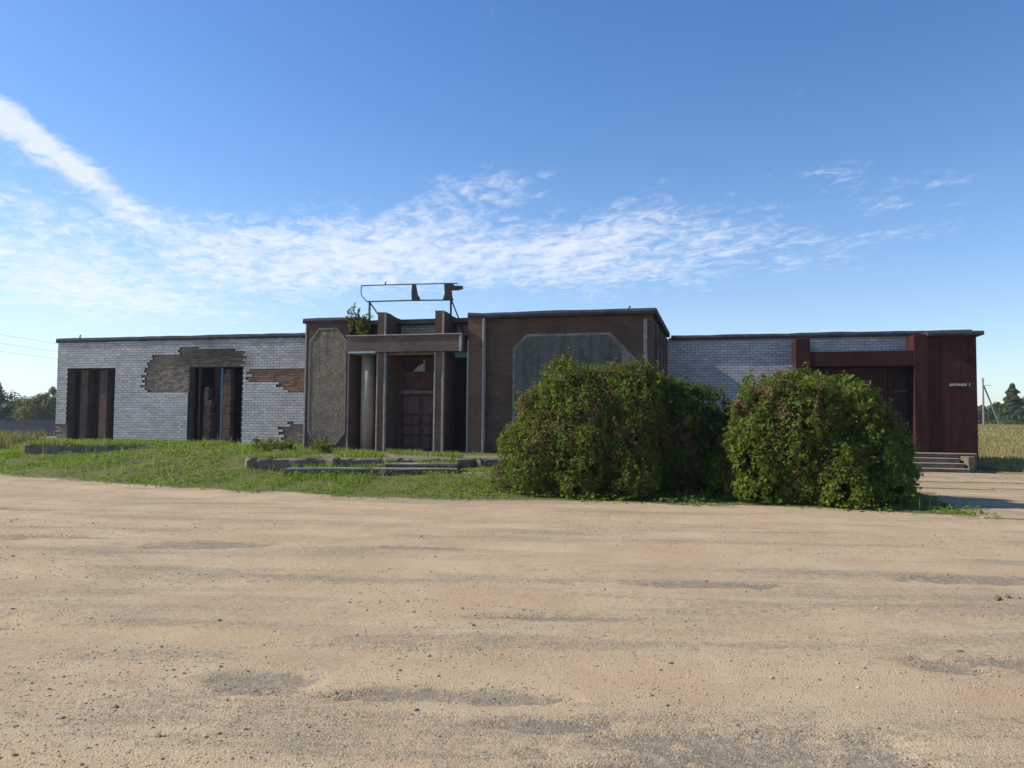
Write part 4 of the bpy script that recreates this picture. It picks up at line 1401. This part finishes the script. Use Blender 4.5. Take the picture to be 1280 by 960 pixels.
H *= (1 - 0.35 * ss(5, 8, d)) * (0.55 + 1.1 * ss(0.45, 0.75, fbm(x * 2.6, y * 2.6, 87, 3)))
H *= 0.58
stk = r.random(len(x)) < 0.004
H = np.where(stk & (d > 0.8), r.uniform(0.25, 0.5, len(x)), H)
tint = 0.50 + 0.50 * (fbm(x * 0.7, y * 0.7, 83, 5) - 0.5) * 2 + 0.45 * (fbm(x * 2.2, y * 2.2, 84, 4) - 0.5) * 2 + r.normal(0, 0.13, len(x)) + 0.12 * ss(5, 8.5, d)
tint = np.where(r.random(len(x)) < 0.02 + 0.09 * ss(0.5, 0.7, fbm(x * 0.8, y * 0.8, 86, 4)) + 0.10 * ss(6, 9, d), 0.95, np.minimum(tint, 0.82))
tint = np.where(stk, 0.93, tint)
blades('lawn_grass', x, y, ground_z(x, y), H, 0.012 + 0.012 * r.random(len(x)), tint, 'grass_blade', 6, 0.4,
       'rough green grass sloping up from the gravel to the building')
# broad-leaved ground weeds in the lawn
N_ = 75000
u = r.uniform(-30, 4.6, N_); v = r.uniform(14, 25.5, N_); x, y = W(u, v); d = v - edge_v(u)
keep = (d > 0.12) & (d < 8.5) & ~in_block(x, y) & (r.random(N_) < ss(0.42, 0.62, fbm(x * 1.1, y * 1.1, 91, 4)) * 0.9 + 0.08) & ~((u > -4.2) & (d > 2.5))
x, y = x[keep], y[keep]; n = len(x)
C = np.stack([x, y, ground_z(x, y) + r.uniform(0.02, 0.13, n)], 1)
Nn = unit(np.stack([r.normal(0, .45, n), r.normal(0, .45, n), np.ones(n)], 1)); Dd = unit(np.cross(Nn, r.normal(0, 1, (n, 3))))
L = r.uniform(0.04, 0.10, n)
o = link('ground_weeds', leaves('ground_weeds', C, Dd, Nn, L, L * r.uniform(0.45, 0.8, n), np.clip(0.5 + r.normal(0, 0.16, n), 0, 0.8), 'grass_blade'))
tag(o, 'low broad-leaved weeds scattered through the lawn', 'weeds', None, 'stuff')

# grass in the terrace cracks, on top of the apron, and in paving joints
N_ = 36000
x = r.uniform(-7.4, 1.0, N_); y = r.uniform(19.6, 25.0, N_); u, v = UV(x, y)
t = 20.15 + (x + 6.9) * 0.161
top = (y > t + 0.1) & (v < CW - 0.05) & (x > -7.0)
stepz = (x > -5.7) & (x < -1.45) & (y > 19.75 + (x + 5.7) * 0.129) & (y <= t + 0.1)
wgt = np.where(top, np.clip(ss(0.55, 0.7, fbm(x * 1.3, y * 1.3, 96, 4)) + 0.5 * (1 - ss(0.05, 0.4, CW - v)), 0, 1), 0) + np.where(stepz, 0.65 * ss(0.40, 0.58, fbm(x * 1.8, y * 3, 97, 3)), 0)
edge = np.abs(y - (t + 0.18)) < 0.16
wgt = wgt + np.where(top & edge, 0.8 * ss(0.42, 0.6, fbm(x * 0.9, y * 0.5, 95, 3)), 0)
keep = r.random(N_) < wgt
zz = np.where(top, FL, np.where(y > 20.14 + (x + 3.6) * 0.128, np.where(x > -3.4, 0.42, 0.30), 0.30))
x, y, zz = x[keep], y[keep], zz[keep]; n = len(x)
blades('terrace_grass', x, y, zz, r.uniform(0.05, 0.22, n), r.uniform(0.012, 0.022, n), np.where(r.random(n) < 0.2, 0.95, 0.5 + r.normal(0, .15, n)), 'grass_blade', 8, 0.45,
       'tufts of grass growing on the terrace and its steps')
N_ = 16000
x = r.uniform(-17.3, -10.5, N_); y = r.uniform(27.4, 30.5, N_); u, v = UV(x, y)
keep = (v < LW - 0.03) & (r.random(N_) < 0.12 + 0.8 * ss(0.45, 0.6, fbm(x * 1.1, y * 1.5, 98, 4)))
x, y = x[keep], y[keep]; n = len(x)
on = (x > -17.3) & (x < -12.5) & (y < 29.35)
blades('apron_grass', x, y, np.where(on, 0.59, ground_z(x, y)), r.uniform(0.06, 0.26, n), r.uniform(0.014, 0.026, n), np.where(r.random(n) < 0.2, 0.95, 0.48 + r.normal(0, .15, n)), 'grass_blade', 9, 0.45,
       'weedy grass on the apron along the foot of the white wing')
pts = []
for i in range(7):
    n = 900
    pts.append(np.stack([np.full(n, 4.33 + i * 2.02) + r.normal(0, 0.05, n), r.uniform(14.8, 26.9, n)], 1))
for j in range(7):
    n = 1100
    pts.append(np.stack([r.uniform(4.3, 16.4, n), np.full(n, 14.75 + j * 2.02) + r.normal(0, 0.09, n)], 1))
n = 3000
pts.append(np.stack([r.uniform(3.6, 16.4, n), 14.62 + r.normal(0, 0.06, n)], 1))
n = 2600
pts.append(np.stack([r.uniform(5.0, 12, n), 26.9 + np.abs(r.normal(0, 0.12, n))], 1))
n = 5000
pts.append(np.stack([r.uniform(4.5, 14, n), 14.8 + 12 * r.random(n) ** 0.6], 1))
p_ = np.concatenate(pts)
keep = (r.random(len(p_)) < ss(0.38, 0.62, fbm(p_[:, 0] * 1.4, p_[:, 1] * 1.4, 99, 4))) & ~((p_[:, 1] > 26.94) & (p_[:, 0] > 3.2) & (p_[:, 0] < 8.4))
p_ = p_[keep]; n = len(p_); x, y = W(p_[:, 0], p_[:, 1])
blades('joint_grass', x, y, ground_z(x, y, fine=False) + 0.015, r.uniform(0.015, 0.06, n), r.uniform(0.01, 0.018, n), np.where(r.random(n) < 0.5, 0.95, 0.6 + r.normal(0, .15, n)), 'grass_blade', 10, 0.6,
       'thin grass lining the joints of the concrete paving')

# dry field right, tall dry grass left
N_ = 90000
rr_ = 30 * (190 / 30.0) ** r.random(N_); ang = r.uniform(R(24), R(40), N_)
x = rr_ * np.sin(ang); y = rr_ * np.cos(ang); u, v = UV(x, y)
keep = (u > 8.7) & (v > 26.5)
x, y = x[keep], y[keep]; n = len(x); dd = np.hypot(x, y)
tint = 0.46 + 0.5 * (fbm(x * 0.12, y * 0.05, 101, 4) - 0.5) * 2 + r.normal(0, 0.15, n)
tint = np.where(dd < 42, np.maximum(tint, 0.55 + r.normal(0, .2, n)), tint)
blades('dry_field_grass', x, y, ground_z(x, y), r.uniform(0.10, 0.28, n), 0.010 + 0.0008 * dd, tint, 'dry_grass', 11, 0.3, 'golden dry field grass stretching away beside the red porch')
N_ = 60000
rr_ = 29 * (95 / 29.0) ** r.random(N_); ang = r.uniform(R(-42), R(-27.5), N_)
x = rr_ * np.sin(ang); y = rr_ * np.cos(ang); u, v = UV(x, y)
keep = (u < -26.7) & (v > 21.8) & ~in_block(x, y) & (rr_ * np.cos(ang) < 79)
x, y = x[keep], y[keep]; n = len(x); dd = np.hypot(x, y)
tint = 0.55 + 0.4 * (fbm(x * 0.2, y * 0.08, 102, 4) - 0.5) * 2 + r.normal(0, 0.2, n)
blades('tall_dry_grass', x, y, ground_z(x, y), r.uniform(0.25, 0.6, n), 0.010 + 0.0006 * dd, tint, 'dry_grass', 12, 0.3, 'tall dry straw-coloured grass before the grey fence')

# ------------------------------------------------------------------ pebbles and clods on the yard
N_ = 46000
yy = 2.6 + (13.5 - 2.6) * r.random(N_) ** 1.6
xx = r.uniform(-0.75, 0.75, N_) * (yy + 1.0)
u, v = UV(xx, yy)
keep = (v < edge_v(u) - 0.1) & (r.random(N_) < 0.12 + 0.88 * ss(0.42, 0.60, fbm(xx * 0.45, yy * 1.0, 111, 4)))
xx, yy = xx[keep], yy[keep]; n = len(xx)
phi = (1 + 5 ** 0.5) / 2
ICO = unit(np.array([(-1, phi, 0), (1, phi, 0), (-1, -phi, 0), (1, -phi, 0), (0, -1, phi), (0, 1, phi), (0, -1, -phi), (0, 1, -phi), (phi, 0, -1), (phi, 0, 1), (-phi, 0, -1), (-phi, 0, 1)], float))
ICF = np.array([(0, 11, 5), (0, 5, 1), (0, 1, 7), (0, 7, 10), (0, 10, 11), (1, 5, 9), (5, 11, 4), (11, 10, 2), (10, 7, 6), (7, 1, 8), (3, 9, 4), (3, 4, 2), (3, 2, 6), (3, 6, 8), (3, 8, 9), (4, 9, 5), (2, 4, 11), (6, 2, 10), (8, 6, 7), (9, 8, 1)])
s = 0.0023 * np.exp(np.abs(r.normal(0, 0.55, n))) * (0.85 + 0.03 * yy)
V = ICO[None] * (1 + r.normal(0, 0.16, (n, 12, 1))) * s[:, None, None] * np.stack([r.uniform(0.9, 1.5, n), r.uniform(0.8, 1.2, n), r.uniform(0.55, 0.85, n)], 1)[:, None, :]
V = V + np.stack([xx, yy, yard_z(xx, yy) + s * 0.25], 1)[:, None, :]
Fc = (np.arange(n)[:, None, None] * 12 + ICF[None]).reshape(-1, 3)
o = link('pebbles', mesh_np('pebbles', V.reshape(-1, 3), Fc, 'pebble', {'tint': np.repeat(np.clip(r.normal(0.62, 0.22, n), 0, 1), 12)}))
tag(o, 'loose small stones scattered over the gravel yard', 'pebbles', None, 'stuff')
for k in range(16):
    if k < 9:
        x = 4.52 + r.uniform(-0.22, 0.30); y = 7.1 + r.normal(0, 0.06); s = r.uniform(0.016, 0.036)
        lab, grp = 'dark earth clod in the little heap at the edge of the yard', 'heap of clods on the gravel'
    else:
        y = r.uniform(4.5, 12); x = r.uniform(-0.6, 0.6) * y; s = r.uniform(0.010, 0.018)
        lab, grp = 'dark stone lying by itself on the open gravel', 'stones lying on the gravel'
    o = chunk('clod' if k < 9 else 'stone', x, y, float(yard_z(np.array(x), np.array(y))) + s * 0.3, s, 300 + k, 'clod', 0.7)
    tag(o, lab, 'clod' if k < 9 else 'stone', grp)

# ------------------------------------------------------------------ sign frame on the canopy
sf = empty('sign_frame', (*W(-9.7, 23.0), 4.262), -TH)
tag(sf, 'rusty rooftop sign frame with two torn panel scraps, standing on the canopy', 'sign frame')
fo = (-9.7, 23.0, 4.262)
SV = 23.0


def spart(m, name, mat='metal_dark'): return m.build(name, mat, sf, False, fo)


def bar(name, pts, rad=0.022):
    m = MB(); m.tube(pts, rad, 6); return spart(m, name)


bar('top_rail', [(-11.33, SV, 5.985), (-10.2, SV, 5.975), (-8.3, SV, 5.945), (-7.98, SV, 5.93)], 0.019)
bar('bottom_rail', [(-11.12, SV, 5.45), (-9.5, SV, 5.44), (-8.12, SV, 5.41)], 0.024)
bar('bent_end', [(-11.33, SV, 5.985), (-11.34, SV, 5.75), (-11.26, SV - 0.05, 5.60), (-11.12, SV, 5.45)], 0.015)
bar('post', [(-11.02, SV, 4.262), (-11.02, SV, 5.45)], 0.035)
bar('post', [(-8.20, SV, 4.262), (-8.20, SV, 5.41)], 0.035)
bar('brace', [(-11.0, SV, 5.40), (-10.75, SV + 0.25, 4.95), (-10.60, SV + 0.5, 4.262)], 0.022)
bar('brace', [(-8.17, SV, 5.38), (-8.02, SV + 0.25, 4.85), (-7.88, SV + 0.5, 4.262)], 0.022)
bar('rail_stub', [(-10.47, SV, 5.985), (-10.47, SV, 6.05), (-10.44, SV, 6.09)], 0.022)
m = MB(); m.prism([(-9.52, 5.94), (-9.38, 5.93), (-9.32, 5.62), (-9.24, 5.50), (-9.24, 5.40), (-9.52, 5.41), (-9.54, 5.7)], SV - 0.05, SV - 0.027); spart(m, 'panel_scrap', 'dark_panel')
m = MB(); m.prism([(-8.42, 5.92), (-8.12, 5.93), (-8.08, 5.86), (-7.80, 5.84), (-7.78, 5.74), (-7.95, 5.70), (-8.16, 5.70), (-8.14, 5.50), (-8.10, 5.40), (-8.46, 5.42), (-8.40, 5.62)], SV - 0.05, SV - 0.027); spart(m, 'panel_scrap', 'dark_panel')

# white globe lamp on the porch
gl = empty('globe_lamp', (*W(3.42, PF + 0.3), 3.55), -TH)
tag(gl, 'small white globe lamp hanging under the porch beam above the shrub', 'lamp')
m = MB(); m.tube([(0, 0, 0), (0, 0, -0.14)], 0.012, 6); m.build('stem', 'metal_dark', gl)
bm = bmesh.new(); bmesh.ops.create_uvsphere(bm, u_segments=16, v_segments=10, radius=0.075)
for vv in bm.verts: vv.co.z -= 0.21
me = bpy.data.meshes.new('globe'); bm.to_mesh(me); bm.free(); me.materials.append(MAT['white_globe']); me.polygons.foreach_set('use_smooth', [True] * len(me.polygons)); link('globe', me, gl)


# ------------------------------------------------------------------ trees, fence, pole
def tree(name, label, x, y, h, cw, seed, nclump=70, per=60, leaf=0.35, mat='tree_leaf', base=0.2, tone=0.4, group=None, shape='round'):
    r = np.random.default_rng(seed)
    z0 = float(ground_z(x, y))
    root = empty(name, (x, y, z0)); tag(root, label, 'tree', group)
    mb = MB()
    mb.tube([(0, 0, -0.1), (0.05, 0, h * 0.35), (0, 0.05, h * 0.7), (0, 0, h * 0.95)], [h * 0.024, h * 0.018, h * 0.010, h * 0.003], 7)
    if shape == 'fir':
        t = np.linspace(0, 0.985, nclump)
        zc = h * (base + (1 - base) * t)
        rr = cw * (1 - t) * r.uniform(0.35, 1.0, nclump) * (0.8 + 0.35 * np.sin(t * 40))
    else:
        t = r.random(nclump)
        zc = h * (base + (1 - base) * t)
        rr = cw * np.sqrt(np.maximum(0.05, 1 - (2 * t - 0.9) ** 2)) * r.uniform(0.4, 1.0, nclump)
    an = r.uniform(0, 2 * math.pi, nclump)
    cc = np.stack([np.cos(an) * rr, np.sin(an) * rr, zc], 1)
    for i in r.choice(nclump, min(16, nclump), replace=False):
        p = cc[i]; b0 = (0, 0, max(h * 0.12, p[2] * 0.7))
        mb.tube([b0, tuple(p * 0.5 + np.array(b0) * 0.5 + np.array([0, 0, 0.03 * h])), tuple(p)], [h * 0.009, h * 0.006, h * 0.002], 5)
    mb.build('trunk', 'bark', root)
    idx = np.repeat(np.arange(nclump), per); n = len(idx)
    cr = cw * r.uniform(0.16, 0.34, nclump)
    if shape == 'fir': cr = cw * (0.07 + 0.20 * (1 - t)) * r.uniform(0.8, 1.2, nclump)
    off = unit(r.normal(0, 1, (n, 3))) * r.random((n, 1)) ** 0.5
    if shape == 'fir': off[:, 2] *= 0.45
    C = cc[idx] + off * cr[idx][:, None]
    if shape == 'fir': C[:, 2] -= 0.35 * np.hypot(off[:, 0], off[:, 1]) * cr[idx]
    N = unit(off + np.array([0, 0, 0.6]) + r.normal(0, 0.5, (n, 3)))
    D = unit(np.cross(N, r.normal(0, 1, (n, 3))))
    L = leaf * r.uniform(0.6, 1.3, n)
    ct = np.clip(tone + r.normal(0, 0.15, nclump), 0, 1)
    link('crown', leaves('crown', C, D, N, L, L * 0.6, np.clip(ct[idx] + r.normal(0, 0.12, n), 0, 1), mat), root)
    return root


def at(px, dist):
    return ((px - 640) / 961.0 * dist, dist)


# right side
tree('fir_tree', 'tall fir-like conifer at the edge of the dry field', *at(1266, 128), 7.0, 3.7, 401, 170, 55, 0.42, 'fir_needle', 0.02, 0.75, shape='fir')
tree('field_tree', 'rounded green tree next to the fir by the dry field', *at(1248, 135), 3.8, 1.9, 402, 50, 60, 0.40, base=0.08, tone=0.45)
tree('field_tree', 'low bushy tree behind the utility pole by the dry field', *at(1229, 140), 3.3, 2.0, 403, 50, 60, 0.40, base=0.05, tone=0.40)
tree('field_tree', 'dark tree overlapping the far side of the fir', *at(1290, 132), 5.6, 2.6, 404, 60, 60, 0.42, base=0.05, tone=0.35)
for k, px in enumerate((1205, 1216, 1240, 1256, 1278, 1300)):
    tree('hedge_bush', 'small bush in the hedge along the far edge of the dry field', *at(px, 138 + 3 * (k % 3)), 2.3 + 0.5 * (k % 2), 1.6, 420 + k, 26, 50, 0.4, base=0.02, tone=0.38, group='bushes along the dry field')

pole = empty('utility_pole', (*at(1229.5, 110), float(ground_z(*at(1229.5, 110)))), 0)
tag(pole, 'wooden utility pole propped by a slanting brace in the dry field', 'utility pole')
m = MB(); m.tube([(0, 0, -0.3), (0, 0, 3.4), (0, 0, 6.85)], [0.15, 0.13, 0.10], 8); m.build('post', 'pole_wood', pole)
m = MB(); m.tube([(2.55, 0.2, -0.3), (1.3, 0.1, 2.8), (0.12, 0, 5.7)], [0.14, 0.12, 0.10], 8); m.build('brace', 'pole_wood', pole)
m = MB(); m.tube([(0.05, 0, 5.72), (0.75, -0.05, 5.80), (0.9, -0.05, 5.74)], [0.035, 0.03, 0.07], 6); m.build('lamp_arm', 'metal_dark', pole)
for z in (6.55, 6.3):
    m = MB(); m.tube([(-0.2, 0, z), (0.2, 0, z)], 0.035, 6); m.build('crossarm', 'metal_dark', pole)

# left side: board fence, trees, far wood
FY = 80.0
fc = empty('board_fence', (-48, FY, float(ground_z(-48, FY))), 0)
tag(fc, 'weathered grey board fence across the far end of the dry grass', 'fence')
fx0, fx1 = -62.0, -40.0
bme = None
for k in range(int((fx1 - fx0) / 0.36)):
    x = fx0 + k * 0.36
    if bme is None:
        m = MB(); m.cbox(-0.165, 0.165, -0.015, 0.015, -0.1, 1.72, 0.004); o = m.build('board', 'fence_grey', fc); bme = o.data; bme.name = 'fence_board'
    else: o = link('board', bme, fc)
    o.location = (x + 48, r.normal(0, 0.006), float(ground_z(x, FY)) - float(ground_z(-48, FY)) + r.normal(0, 0.05))
for z in (0.4, 1.3):
    m = MB(); m.box(fx0 + 48 - 0.2, fx1 + 48 + 0.2, 0.025, 0.09, z, z + 0.1); m.build('rail', 'fence_grey', fc)
for k in range(9):
    m = MB(); m.box(-0.07, 0.07, 0.095, 0.22, -0.2, 1.8); o = m.build('fence_post', 'fence_grey', fc); o.location = (fx0 + 48 + k * 2.75, 0, 0)
tree('garden_tree', 'tall dark leafy tree behind the fence at its outer end', *at(-12, 92), 5.9, 2.8, 501, 90, 70, 0.33, base=0.12, tone=0.22)
tree('garden_tree', 'light green fruit tree behind the fence beside the white wing', *at(56, 90), 4.4, 2.6, 502, 90, 70, 0.30, base=0.2, tone=0.72)
tree('garden_tree', 'medium green fruit tree between the dark tree and the light one', *at(30, 96), 4.0, 2.6, 503, 70, 60, 0.30, base=0.15, tone=0.48)
tree('garden_tree', 'sparse upright tree with thin top above the fruit trees', *at(66, 110), 6.2, 1.6, 504, 40, 40, 0.30, base=0.3, tone=0.45)
# far-off wood, reads as one mass
N_ = 2600
x = r.uniform(-420, -150, N_); y = r.uniform(380, 470, N_)
hgt = 8.5 + 3.0 * (fbm(x * 0.05, y * 0.05, 121, 3) - 0.3)
rep = 16; idx = np.repeat(np.arange(N_), rep); n = len(idx)
C = np.stack([x[idx] + r.normal(0, 2, n), y[idx] + r.normal(0, 2, n), -0.6 + hgt[idx] * r.random(n) ** 0.7], 1)
Nn = unit(r.normal(0, 1, (n, 3)) + np.array([0, -0.3, 0.8])); Dd = unit(np.cross(Nn, r.normal(0, 1, (n, 3))))
o = link('far_wood', leaves('far_wood', C, Dd, Nn, r.uniform(1.2, 2.4, n), r.uniform(0.9, 1.6, n), np.clip(0.3 + r.normal(0, .15, n), 0, 1), 'tree_leaf'))
tag(o, 'far-off dark wood along the horizon behind the fence', 'wood', None, 'stuff')

# overhead wires left, carried by poles beyond the frame and behind the building
PA, PB = (-38.2, 46.0), (-35.2, 82.0)
for (px, py), lab in ((PA, 'plain wooden wire pole standing outside the fence end'), (PB, 'plain wooden wire pole hidden behind the white wing')):
    o = empty('wire_pole', (px, py, float(ground_z(px, py))), 0); tag(o, lab, 'utility pole')
    m = MB(); m.tube([(0, 0, -0.3), (0, 0, 4), (0, 0, 8.0)], [0.16, 0.13, 0.11], 8); m.build('post', 'pole_wood', o)
for k, z in enumerate((7.65, 7.0, 6.42)):
    m = MB()
    pts = []
    for i in range(13):
        t = i / 12
        pts.append((PA[0] + (PB[0] - PA[0]) * t + 0.12, PA[1] + (PB[1] - PA[1]) * t, z - 0.35 * 4 * t * (1 - t) + 0.15))
    m.tube(pts, 0.007, 5)
    o = m.build('overhead_wire', 'metal_dark', None)
    tag(o, ('top', 'middle', 'lowest')[k] + ' overhead wire running past the end of the white wing', 'wire')

# ------------------------------------------------------------------ air
t_ = NT('air')
pvn = t_.n.new('ShaderNodeVolumePrincipled')
pvn.inputs['Color'].default_value = (0.80, 0.88, 1.0, 1); pvn.inputs['Density'].default_value = 0.0004
pvn.inputs['Anisotropy'].default_value = 0.35
t_.l.new(pvn.outputs[0], t_.out.inputs['Volume'])
MAT['air'] = t_.m
m = MB(); m.box(-2550, 2550, -320, 3050, -2.5, 14.0)
hz_o = m.build('haze', 'air'); tag(hz_o, kind='stuff')
